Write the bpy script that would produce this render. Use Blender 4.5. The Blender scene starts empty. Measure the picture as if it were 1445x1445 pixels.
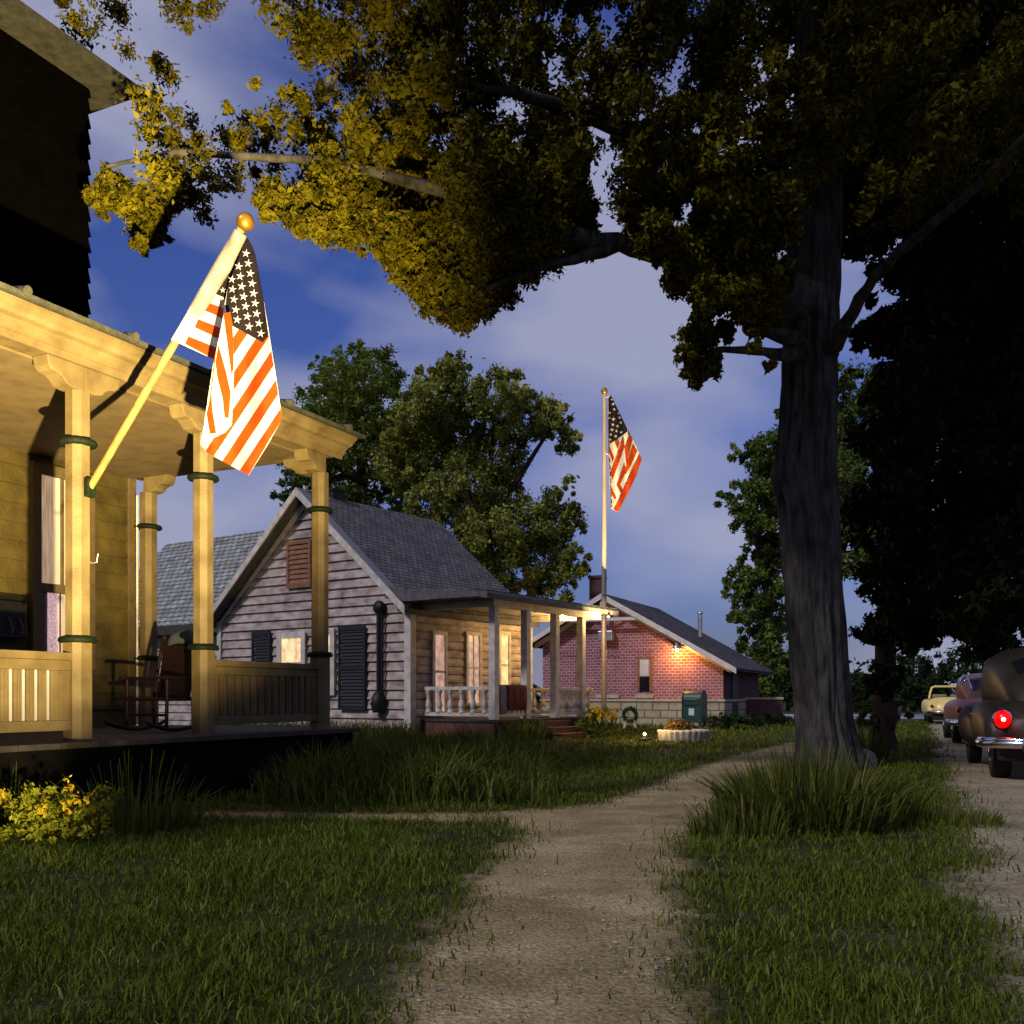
import bpy, bmesh, math, random
import numpy as np
from mathutils import Vector, Matrix

R = math.radians
SC = bpy.context.scene
COL = SC.collection
random.seed(7)

# ------------------------------------------------------------------ camera
F, HY, E, CX = 1400.0, 982.0, 1.1, 722.5      # focal length in photo pixels, horizon row, eye height, centre column
cam_d = bpy.data.cameras.new("camera")
cam = bpy.data.objects.new("camera", cam_d)
COL.objects.link(cam)
cam.location = (0, 0, E)
cam.rotation_euler = (R(90), 0, 0)
cam_d.sensor_width = 36.0
cam_d.lens = 36.0 * F / 1445.0
cam_d.shift_y = (HY - 722.5) / 1445.0
cam_d.clip_start = 0.05
cam_d.clip_end = 2000
SC.camera = cam

# ------------------------------------------------------------------ sky
SUN_AZ = Vector((-0.74, -0.67, 0)).normalized()   # horizontal direction towards the light
SUN_EL = R(39)
world = bpy.data.worlds.new("World")
SC.world = world
world.use_nodes = True
wn, wl = world.node_tree.nodes, world.node_tree.links
wn.clear()
w_out = wn.new("ShaderNodeOutputWorld")
w_bg = wn.new("ShaderNodeBackground")
w_bg.inputs["Strength"].default_value = 0.05
sky = wn.new("ShaderNodeTexSky")
sky.sky_type = 'NISHITA'
sky.sun_disc = False
sky.sun_elevation = SUN_EL
sky.sun_rotation = math.atan2(SUN_AZ.x, SUN_AZ.y)
sky.air_density = 1.6
sky.ozone_density = 3.0
tint = wn.new("ShaderNodeMix"); tint.data_type = 'RGBA'; tint.blend_type = 'MULTIPLY'
tint.inputs[0].default_value = 1.0
tint.inputs[7].default_value = (0.53, 0.66, 1.62, 1)
wl.new(sky.outputs[0], tint.inputs[6])
tc = wn.new("ShaderNodeTexCoord")
mp = wn.new("ShaderNodeMapping")
mp.inputs["Scale"].default_value = (1.5, 1.5, 3.1)
mp.inputs["Rotation"].default_value = (0.0, R(-14), 0.0)
mp.inputs["Location"].default_value = (-0.577, -2.121, -0.738)
wl.new(tc.outputs["Generated"], mp.inputs[0])
nz = wn.new("ShaderNodeTexNoise")
nz.inputs["Scale"].default_value = 2.3
nz.inputs["Detail"].default_value = 5.0
nz.inputs["Roughness"].default_value = 0.43
nz.inputs["Distortion"].default_value = 0.25
wl.new(mp.outputs[0], nz.inputs[0])
rp = wn.new("ShaderNodeValToRGB")
rp.color_ramp.elements[0].position = 0.34
rp.color_ramp.elements[1].position = 0.60
wl.new(nz.outputs[0], rp.inputs[0])
cl = wn.new("ShaderNodeMix"); cl.data_type = 'RGBA'
cl.inputs[7].default_value = (7.4, 7.7, 10.6, 1)     # cloud colour (before the strength)
sc_m = wn.new("ShaderNodeMath"); sc_m.operation = 'MULTIPLY'; sc_m.inputs[1].default_value = 0.85
wl.new(rp.outputs[0], sc_m.inputs[0])
wl.new(sc_m.outputs[0], cl.inputs[0])
wl.new(tint.outputs[2], cl.inputs[6])
wl.new(cl.outputs[2], w_bg.inputs["Color"])
wl.new(w_bg.outputs[0], w_out.inputs["Surface"])

# ------------------------------------------------------------------ dusk key light
sun_d = bpy.data.lights.new("sun", 'SUN')
sun_d.energy = 1.9
sun_d.angle = R(6)
sun_d.color = (1.0, 0.93, 0.93)
sun = bpy.data.objects.new("sun", sun_d)
COL.objects.link(sun)
sdir = Vector((SUN_AZ.x * math.cos(SUN_EL), SUN_AZ.y * math.cos(SUN_EL), math.sin(SUN_EL)))
sun.rotation_euler = (-sdir).to_track_quat('-Z', 'Y').to_euler()
sun.location = sdir * 60

SC.view_settings.view_transform = 'Standard'
SC.view_settings.look = 'None'
SC.view_settings.gamma = 1.0
SC.view_settings.exposure = 0.0
SC.view_settings.use_curve_mapping = False
SC.cycles.max_bounces = 6
SC.cycles.diffuse_bounces = 3
SC.cycles.glossy_bounces = 3
SC.cycles.sample_clamp_indirect = 4.0

def spot(name, loc, target, watts, col, size_deg, blend=0.5, rad=0.05):
    d = bpy.data.lights.new(name, 'SPOT')
    d.energy = watts; d.color = col; d.spot_size = R(size_deg); d.spot_blend = blend; d.shadow_soft_size = rad
    o = bpy.data.objects.new(name, d); COL.objects.link(o)
    o.location = loc
    o.rotation_euler = (Vector(target) - Vector(loc)).to_track_quat('-Z', 'Y').to_euler()
    return o
def point(name, loc, watts, col, rad=0.05):
    d = bpy.data.lights.new(name, 'POINT')
    d.energy = watts; d.color = col; d.shadow_soft_size = rad
    o = bpy.data.objects.new(name, d); COL.objects.link(o); o.location = loc
    return o
# ground flood at the foot of the yellow house's front lawn, just short of the frame (throws the pole's shadow on the cornice)
spot("flag_floodlight_beam", (-0.25, 2.7, 0.2), (-3.748, 8.76, 4.078), 33000, (1.0, 0.75, 0.31), 54, 1.0, 0.06)

spot("bush_fill_spot", (-0.30, 2.7, 0.2), (-3.95, 7.7, 0.60), 3600, (1.0, 0.80, 0.34), 13, 0.9, 0.06)  # added fill spot to brighten the bush at lower left, no fixture

# ------------------------------------------------------------------ pixel helpers
def P(px, py, d):
    return Vector(((px - CX) * d / F, d, E + (HY - py) * d / F))
def G(px, py):
    d = F * E / (py - HY)
    return Vector(((px - CX) * d / F, d, 0.0))

# ------------------------------------------------------------------ materials
def mat(name, col, rough=0.7, var=0.25, scale=6.0, bump=0.0, bscale=40.0, metal=0.0, col2=None, stretch=(1, 1, 1), spec=0.3, detail=4.0):
    m = bpy.data.materials.new(name); m.use_nodes = True
    n, l = m.node_tree.nodes, m.node_tree.links
    b = n["Principled BSDF"]
    b.inputs["Roughness"].default_value = rough
    b.inputs["Metallic"].default_value = metal
    b.inputs["Specular IOR Level"].default_value = spec
    t = n.new("ShaderNodeTexCoord"); mp_ = n.new("ShaderNodeMapping"); mp_.inputs["Scale"].default_value = stretch
    l.new(t.outputs["Object"], mp_.inputs[0])
    nz_ = n.new("ShaderNodeTexNoise"); nz_.inputs["Scale"].default_value = scale; nz_.inputs["Detail"].default_value = detail
    l.new(mp_.outputs[0], nz_.inputs[0])
    r = n.new("ShaderNodeValToRGB")
    r.color_ramp.elements[0].position = 0.3; r.color_ramp.elements[1].position = 0.72
    c2 = col2 or tuple(c * (1 - var) for c in col)
    c1 = tuple(min(1, c * (1 + var * 0.35)) for c in col) if not col2 else col
    r.color_ramp.elements[0].color = (*c2, 1); r.color_ramp.elements[1].color = (*c1, 1)
    l.new(nz_.outputs[0], r.inputs[0]); l.new(r.outputs[0], b.inputs["Base Color"])
    if bump:
        nb = n.new("ShaderNodeTexNoise"); nb.inputs["Scale"].default_value = bscale; nb.inputs["Detail"].default_value = 5
        l.new(mp_.outputs[0], nb.inputs[0])
        bp = n.new("ShaderNodeBump"); bp.inputs["Strength"].default_value = bump; bp.inputs["Distance"].default_value = 0.03
        l.new(nb.outputs[0], bp.inputs["Height"]); l.new(bp.outputs[0], b.inputs["Normal"])
    return m
def brick_mat(name, c1, c2, mortar, w, h, ms=0.012, rough=0.85, bump=0.6, noise=0.35, offset=0.5, dist=0.02):
    m = bpy.data.materials.new(name); m.use_nodes = True
    n, l = m.node_tree.nodes, m.node_tree.links
    b = n["Principled BSDF"]; b.inputs["Roughness"].default_value = rough; b.inputs["Specular IOR Level"].default_value = 0.2
    uv = n.new("ShaderNodeUVMap")
    wob = n.new("ShaderNodeTexNoise"); wob.inputs["Scale"].default_value = 9.0
    l.new(uv.outputs[0], wob.inputs[0])
    sub = n.new("ShaderNodeVectorMath"); sub.operation = 'MULTIPLY_ADD'
    sub.inputs[1].default_value = (0.02, 0.02, 0.0)
    l.new(wob.outputs["Color"], sub.inputs[0]); l.new(uv.outputs[0], sub.inputs[2])
    br = n.new("ShaderNodeTexBrick")
    br.offset = offset
    br.inputs["Scale"].default_value = 1.0
    br.inputs["Brick Width"].default_value = w; br.inputs["Row Height"].default_value = h
    br.inputs["Mortar Size"].default_value = ms; br.inputs["Mortar Smooth"].default_value = 0.3
    br.inputs["Color1"].default_value = (*c1, 1); br.inputs["Color2"].default_value = (*c2, 1); br.inputs["Mortar"].default_value = (*mortar, 1)
    l.new(sub.outputs[0], br.inputs[0])
    nz_ = n.new("ShaderNodeTexNoise"); nz_.inputs["Scale"].default_value = 2.2; nz_.inputs["Detail"].default_value = 8; nz_.inputs["Roughness"].default_value = 0.7
    l.new(uv.outputs[0], nz_.inputs[0])
    mr = n.new("ShaderNodeMapRange"); mr.inputs[1].default_value = 0.3; mr.inputs[2].default_value = 0.7
    mr.inputs[3].default_value = 1 - noise; mr.inputs[4].default_value = 1 + noise
    l.new(nz_.outputs[0], mr.inputs[0])
    mx = n.new("ShaderNodeMix"); mx.data_type = 'RGBA'; mx.blend_type = 'MULTIPLY'; mx.inputs[0].default_value = 1
    l.new(br.outputs["Color"], mx.inputs[6]); l.new(mr.outputs[0], mx.inputs[7])
    l.new(mx.outputs[2], b.inputs["Base Color"])
    inv = n.new("ShaderNodeMath"); inv.operation = 'SUBTRACT'; inv.inputs[0].default_value = 1.0
    l.new(br.outputs["Fac"], inv.inputs[1])
    ad = n.new("ShaderNodeMath"); ad.operation = 'MULTIPLY_ADD'; ad.inputs[1].default_value = 0.5
    fn = n.new("ShaderNodeTexNoise"); fn.inputs["Scale"].default_value = 25; l.new(uv.outputs[0], fn.inputs[0])
    l.new(fn.outputs[0], ad.inputs[0]); l.new(inv.outputs[0], ad.inputs[2])
    bp = n.new("ShaderNodeBump"); bp.inputs["Strength"].default_value = bump; bp.inputs["Distance"].default_value = dist
    l.new(ad.outputs[0], bp.inputs["Height"]); l.new(bp.outputs[0], b.inputs["Normal"])
    return m
def emit(name, col, strength, var=0.3, scale=8.0, stretch=(1, 1, 1), base=(0.3, 0.28, 0.25)):
    m = bpy.data.materials.new(name); m.use_nodes = True
    n, l = m.node_tree.nodes, m.node_tree.links
    b = n["Principled BSDF"]; b.inputs["Base Color"].default_value = (*base, 1); b.inputs["Roughness"].default_value = 0.25
    t = n.new("ShaderNodeTexCoord"); mp_ = n.new("ShaderNodeMapping"); mp_.inputs["Scale"].default_value = stretch
    l.new(t.outputs["Object"], mp_.inputs[0])
    nz_ = n.new("ShaderNodeTexNoise"); nz_.inputs["Scale"].default_value = scale; nz_.inputs["Detail"].default_value = 3
    l.new(mp_.outputs[0], nz_.inputs[0])
    mr = n.new("ShaderNodeMapRange"); mr.inputs[1].default_value = 0.35; mr.inputs[2].default_value = 0.65
    mr.inputs[3].default_value = strength * (1 - var); mr.inputs[4].default_value = strength * (1 + var)
    l.new(nz_.outputs[0], mr.inputs[0])
    b.inputs["Emission Color"].default_value = (*col, 1)
    l.new(mr.outputs[0], b.inputs["Emission Strength"])
    return m
def leaf_mat(name, a, b_, rough=0.55, trans=0.25):
    m = bpy.data.materials.new(name); m.use_nodes = True
    n, l = m.node_tree.nodes, m.node_tree.links
    bs = n["Principled BSDF"]; bs.inputs["Roughness"].default_value = rough; bs.inputs["Specular IOR Level"].default_value = 0.04
    at = n.new("ShaderNodeAttribute"); at.attribute_name = "tone"
    r = n.new("ShaderNodeValToRGB")
    r.color_ramp.elements[0].color = (*a, 1); r.color_ramp.elements[1].color = (*b_, 1)
    l.new(at.outputs["Fac"], r.inputs[0]); l.new(r.outputs[0], bs.inputs["Base Color"])
    tr = n.new("ShaderNodeBsdfTranslucent"); l.new(r.outputs[0], tr.inputs[0])
    mx = n.new("ShaderNodeMixShader"); mx.inputs[0].default_value = trans
    l.new(bs.outputs[0], mx.inputs[1]); l.new(tr.outputs[0], mx.inputs[2])
    l.new(mx.outputs[0], n["Material Output"].inputs["Surface"])
    return m

M = {}
M['cream'] = mat('cream_paint', (0.145, 0.110, 0.053), 0.6, 0.28, 3.4, 0.2, 60, col2=(0.07, 0.048, 0.019), detail=11.0)
M['ceiling'] = mat('ceiling_paint', (0.115, 0.082, 0.042), 0.7, 0.3, 4.0, 0.15, 30)
M['yellow'] = mat('yellow_siding_paint', (0.078, 0.057, 0.013), 0.65, 0.35, 3.0, 0.4, 30, col2=(0.028, 0.020, 0.0045), detail=10.0)
M['green'] = mat('dark_green_paint', (0.006, 0.011, 0.005), 0.6, 0.4, 14.0, 0.3, 40, spec=0.1)
M['slot_bright'] = mat('bright_slot_fill', (0.30, 0.29, 0.33), 0.6, 0.1, 6.0)  # pale fill for the railing slots, brightness beyond put into the colour
M['trimbrown'] = mat('tan_trim_paint', (0.09, 0.064, 0.032), 0.6, 0.3, 6.0, 0.2, 30)
M['deck'] = mat('dark_deck_boards', (0.05, 0.042, 0.038), 0.8, 0.5, 5.0, 0.3, 30)
M['skirt'] = mat('black_skirting', (0.007, 0.006, 0.006), 0.9, 0.5, 5.0, 0.3, 30, spec=0.03)
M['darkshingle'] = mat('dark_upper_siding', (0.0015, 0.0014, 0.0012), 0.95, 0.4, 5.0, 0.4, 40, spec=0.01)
M['roofdark'] = mat('dark_tar_roof', (0.045, 0.045, 0.035), 0.8, 0.5, 8.0, 0.5, 40)
M['white'] = mat('weathered_white_paint', (0.50, 0.43, 0.385), 0.8, 0.5, 2.6, 0.7, 24, col2=(0.17, 0.115, 0.105), stretch=(1, 1, 1.8), detail=9.0)
M['whitetrim'] = mat('grey_white_trim', (0.52, 0.475, 0.42), 0.6, 0.35, 5.0, 0.25, 30)
M['brownwood'] = mat('red_brown_wood', (0.22, 0.10, 0.05), 0.7, 0.4, 8.0, 0.3, 40)
M['shutter'] = mat('black_shutter', (0.012, 0.012, 0.016), 0.5, 0.4, 8.0, 0.2, 40)
M['iron'] = mat('dark_iron', (0.02, 0.018, 0.018), 0.5, 0.4, 9.0, 0.2, 40, metal=0.4)
M['shingle'] = brick_mat('grey_shingles', (0.17, 0.16, 0.16), (0.10, 0.095, 0.10), (0.025, 0.025, 0.027), 0.22, 0.15, 0.016, bump=1.0, noise=0.35, dist=0.04)
M['roofplain'] = mat('plain_grey_roof_edge', (0.10, 0.095, 0.10), 0.85, 0.4, 6.0, 0.5, 40)
M['shingle_wing'] = brick_mat('pale_worn_shingles', (0.34, 0.36, 0.35), (0.22, 0.23, 0.20), (0.05, 0.055, 0.05), 0.30, 0.23, 0.028, bump=1.0, noise=0.5, dist=0.05)
M['shingle_depot'] = brick_mat('dark_depot_shingles', (0.12, 0.11, 0.12), (0.06, 0.055, 0.06), (0.015, 0.015, 0.016), 0.26, 0.17, 0.02, bump=1.0, noise=0.4, dist=0.05)
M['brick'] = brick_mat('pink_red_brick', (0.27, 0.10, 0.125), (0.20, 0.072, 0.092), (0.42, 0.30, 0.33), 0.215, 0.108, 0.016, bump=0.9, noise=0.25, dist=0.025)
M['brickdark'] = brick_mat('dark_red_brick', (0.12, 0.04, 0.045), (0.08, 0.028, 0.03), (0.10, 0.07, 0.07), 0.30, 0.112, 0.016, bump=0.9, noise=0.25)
M['stone'] = brick_mat('buff_stone_blocks', (0.34, 0.31, 0.22), (0.27, 0.25, 0.18), (0.09, 0.085, 0.07), 0.62, 0.29, 0.02, bump=0.9, noise=0.3, dist=0.03)
M['stonetrim'] = mat('pale_stone_sill', (0.42, 0.37, 0.27), 0.8, 0.3, 8.0, 0.3, 40)
M['depotwhite'] = mat('depot_white_timber', (0.62, 0.58, 0.54), 0.6, 0.25, 5.0, 0.2, 30)
M['steel'] = mat('galvanised_steel', (0.45, 0.46, 0.48), 0.35, 0.2, 8.0, 0.1, 40, metal=0.8)
M['polemetal'] = mat('satin_pole_metal', (0.30, 0.26, 0.22), 0.4, 0.25, 5.0, 0.0, metal=0.3, stretch=(1, 1, 0.3))
M['poleyellow'] = mat('yellow_flagpole_paint', (0.20, 0.14, 0.042), 0.5, 0.4, 7.0, 0.2, 40)
M['gold'] = mat('gilded_ball', (0.36, 0.19, 0.03), 0.35, 0.45, 9.0, 0.2, 30, metal=0.75)
M['clothwhite'] = mat('white_flag_cloth', (0.33, 0.325, 0.32), 0.9, 0.10, 8.0, 0.3, 120, spec=0.02)
M['sleeve'] = mat('aged_white_sleeve', (0.20, 0.195, 0.19), 0.8, 0.4, 7.0, 0.3, 60, col2=(0.10, 0.09, 0.08))
M['clothred'] = mat('red_flag_cloth', (0.22, 0.026, 0.004), 0.85, 0.2, 10.0, 0.15, 90, spec=0.02)
M['clothblue'] = mat('navy_flag_cloth', (0.009, 0.007, 0.010), 0.85, 0.25, 10.0, 0.15, 90, spec=0.02)
M['redpaint'] = mat('dark_red_chair_paint', (0.009, 0.0010, 0.0012), 0.6, 0.4, 9.0, 0.2, 40)
M['cushion'] = mat('slate_blue_cloth', (0.045, 0.06, 0.08), 0.9, 0.3, 9.0, 0.3, 60)
M['blackmetal'] = mat('black_metal', (0.008, 0.008, 0.009), 0.35, 0.3, 9.0, 0.1, 40)
M['paleiron'] = mat('pale_worn_metal', (0.07, 0.055, 0.04), 0.5, 0.3, 9.0, 0.1, 40)
M['blanket'] = mat('rust_red_blanket', (0.12, 0.028, 0.018), 0.95, 0.5, 14.0, 0.6, 60)
M['greycloth'] = mat('grey_cloth', (0.20, 0.20, 0.22), 0.95, 0.3, 12.0, 0.4, 60)
M['steps'] = mat('brown_stair_boards', (0.10, 0.045, 0.028), 0.8, 0.4, 7.0, 0.3, 40)
M['mailgreen'] = mat('dark_green_enamel', (0.012, 0.055, 0.045), 0.4, 0.3, 8.0, 0.1, 40)
M['badge'] = mat('pale_badge', (0.5, 0.55, 0.65), 0.5, 0.2, 20.0)
M['concrete'] = mat('pale_concrete', (0.55, 0.47, 0.36), 0.8, 0.3, 9.0, 0.4, 40)
M['glassdark'] = mat('dark_glass', (0.008, 0.009, 0.012), 0.08, 0.2, 4.0, spec=0.6)
M['shade'] = mat('pale_roller_shade', (0.42, 0.45, 0.52), 0.8, 0.15, 4.0)
M['bark'] = mat('grey_bark', (0.085, 0.08, 0.072), 0.95, 0.5, 9.0, 1.0, 22, col2=(0.018, 0.017, 0.015), stretch=(1, 1, 0.28), detail=10.0, spec=0.1)
M['barkbrown'] = mat('brown_bark', (0.04, 0.024, 0.015), 0.9, 0.5, 7.0, 0.8, 22, stretch=(1, 1, 0.4))
M['chrome'] = mat('chrome', (0.70, 0.70, 0.74), 0.14, 0.2, 6.0, metal=1.0)
M['rubber'] = mat('tyre_rubber', (0.010, 0.010, 0.010), 0.75, 0.3, 9.0, 0.2, 40)
M['carbrown'] = mat('dusty_grey_brown_car_paint', (0.022, 0.018, 0.012), 0.45, 0.35, 3.5, 0.06, 30, spec=0.25)
M['carpink'] = mat('dull_rose_car_paint', (0.26, 0.115, 0.085), 0.35, 0.25, 3.0, 0.04, 30, spec=0.5)
M['caryellow'] = mat('butter_yellow_car_paint', (0.74, 0.57, 0.17), 0.35, 0.2, 3.0, 0.04, 30, spec=0.5)
M['carseat'] = mat('tan_car_seat', (0.28, 0.20, 0.10), 0.8, 0.3, 8.0)
M['platewhite'] = mat('pale_plate', (0.70, 0.70, 0.68), 0.5, 0.1, 30.0)
M['tail'] = emit('lit_tail_lamp', (1.0, 0.0, 0.0), 1.1, 0.15, 20, base=(0.2, 0.0, 0.0))
M['tailhot'] = emit('tail_bulb', (1.0, 0.55, 0.35), 6.0, 0.05, 20)
M['taildark'] = mat('unlit_tail_lens', (0.16, 0.012, 0.012), 0.2, 0.2, 9.0)
M['rock'] = mat('pale_rock', (0.36, 0.31, 0.23), 0.9, 0.4, 6.0, 0.6, 20)
M['winwarm'] = emit('warm_lit_pane', (1.0, 0.60, 0.24), 0.95, 0.35, 5.0)
M['winpink'] = emit('curtained_lit_pane', (1.0, 0.60, 0.38), 0.50, 0.45, 5.0, (4, 4, 0.5))
M['winrose'] = emit('rose_lit_pane', (1.0, 0.58, 0.45), 0.42, 0.4, 6.0)
M['curtain'] = emit('backlit_curtain', (1.0, 0.66, 0.40), 0.34, 0.35, 6.0, (6, 6, 0.4))
M['lace'] = emit('backlit_lace', (1.0, 0.62, 0.66), 0.50, 0.35, 40.0)
M['purple'] = mat('dim_purple_glass', (0.10, 0.07, 0.10), 0.3, 0.3, 6.0)
M['bulb'] = emit('glowing_bulb', (1.0, 0.62, 0.22), 30.0, 0.05)
M['leaf_oak'] = leaf_mat('oak_leaves', (0.007, 0.0075, 0.001), (0.150, 0.128, 0.007), trans=0.08)
M['leaf_unlit'] = leaf_mat('unlit_leaves', (0.004, 0.007, 0.002), (0.020, 0.028, 0.008), trans=0.08)  # near-black leaf colours standing for the unlit crown
M['leaf_olive'] = leaf_mat('olive_leaves', (0.03, 0.038, 0.007), (0.38, 0.40, 0.075))
M['leaf_green'] = leaf_mat('deep_green_leaves', (0.020, 0.036, 0.007), (0.17, 0.23, 0.045))
M['leaf_far'] = leaf_mat('far_leaves', (0.008, 0.018, 0.008), (0.040, 0.070, 0.024))
M['leaf_bush'] = leaf_mat('yellow_green_bush', (0.05, 0.065, 0.006), (0.34, 0.34, 0.03))
M['petal'] = leaf_mat('yellow_petals', (0.35, 0.22, 0.01), (0.75, 0.52, 0.04))
M['dryplant'] = leaf_mat('dry_tan_leaves', (0.10, 0.06, 0.02), (0.36, 0.22, 0.06))
M['grass'] = leaf_mat('lawn_grass', (0.020, 0.040, 0.004), (0.130, 0.165, 0.018), trans=0.25)
M['tallgrass'] = leaf_mat('tall_grass', (0.014, 0.024, 0.003), (0.120, 0.140, 0.022), trans=0.25)
M['gravelstone'] = leaf_mat('loose_stones', (0.12, 0.10, 0.07), (0.42, 0.36, 0.26), 0.9, 0.0)
M['wreath'] = leaf_mat('wreath_needles', (0.010, 0.05, 0.02), (0.05, 0.14, 0.06))

for k_ in ('grass', 'tallgrass'):           # a few dry blades among the green
    e_ = [n for n in M[k_].node_tree.nodes if n.type == 'VALTORGB'][0].color_ramp.elements
    e_[1].position = 0.80
    x_ = e_.new(0.92); x_.color = (0.24, 0.20, 0.07, 1)
# ground materials
def ground_mat(name, a, b_, c, s1, s2, bump=0.6):
    m = bpy.data.materials.new(name); m.use_nodes = True
    n, l = m.node_tree.nodes, m.node_tree.links
    b = n["Principled BSDF"]; b.inputs["Roughness"].default_value = 0.95; b.inputs["Specular IOR Level"].default_value = 0.1
    t = n.new("ShaderNodeTexCoord")
    n1 = n.new("ShaderNodeTexNoise"); n1.inputs["Scale"].default_value = s1; n1.inputs["Detail"].default_value = 8; n1.inputs["Roughness"].default_value = 0.65
    n2 = n.new("ShaderNodeTexNoise"); n2.inputs["Scale"].default_value = s2; n2.inputs["Detail"].default_value = 4
    l.new(t.outputs["Object"], n1.inputs[0]); l.new(t.outputs["Object"], n2.inputs[0])
    r = n.new("ShaderNodeValToRGB"); e = r.color_ramp.elements
    e[0].position = 0.32; e[0].color = (*a, 1); e[1].position = 0.68; e[1].color = (*c, 1)
    k = e.new(0.5); k.color = (*b_, 1)
    l.new(n1.outputs[0], r.inputs[0])
    mr = n.new("ShaderNodeMapRange"); mr.inputs[1].default_value = 0.3; mr.inputs[2].default_value = 0.7; mr.inputs[3].default_value = 0.55; mr.inputs[4].default_value = 1.4
    l.new(n2.outputs[0], mr.inputs[0])
    mx = n.new("ShaderNodeMix"); mx.data_type = 'RGBA'; mx.blend_type = 'MULTIPLY'; mx.inputs[0].default_value = 1
    l.new(r.outputs[0], mx.inputs[6]); l.new(mr.outputs[0], mx.inputs[7]); l.new(mx.outputs[2], b.inputs["Base Color"])
    bp = n.new("ShaderNodeBump"); bp.inputs["Strength"].default_value = bump; bp.inputs["Distance"].default_value = 0.04
    l.new(n2.outputs[0], bp.inputs["Height"]); l.new(bp.outputs[0], b.inputs["Normal"])
    return m
M['soil'] = ground_mat('grassy_soil', (0.014, 0.020, 0.006), (0.030, 0.034, 0.011), (0.075, 0.064, 0.032), 1.6, 28)
M['dirt'] = ground_mat('trodden_dirt', (0.15, 0.115, 0.055), (0.27, 0.21, 0.11), (0.42, 0.33, 0.19), 1.1, 45)
M['gravel'] = ground_mat('gravel_road', (0.16, 0.135, 0.08), (0.28, 0.235, 0.15), (0.38, 0.33, 0.21), 1.0, 38)
M['asphalt'] = ground_mat('pale_asphalt', (0.24, 0.25, 0.26), (0.30, 0.31, 0.32), (0.36, 0.37, 0.38), 0.4, 12, 0.2)

# ------------------------------------------------------------------ mesh building
class Fr:
    """a frame: origin o, along u, outward n, up z"""
    def __init__(s, o, u, n):
        s.o, s.u, s.n = Vector(o), Vector(u).normalized(), Vector(n).normalized()
    def __call__(s, a, b, c):
        return s.o + s.u * a + s.n * b + Vector((0, 0, c))
ID = Fr((0, 0, 0), (1, 0, 0), (0, 1, 0))

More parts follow.
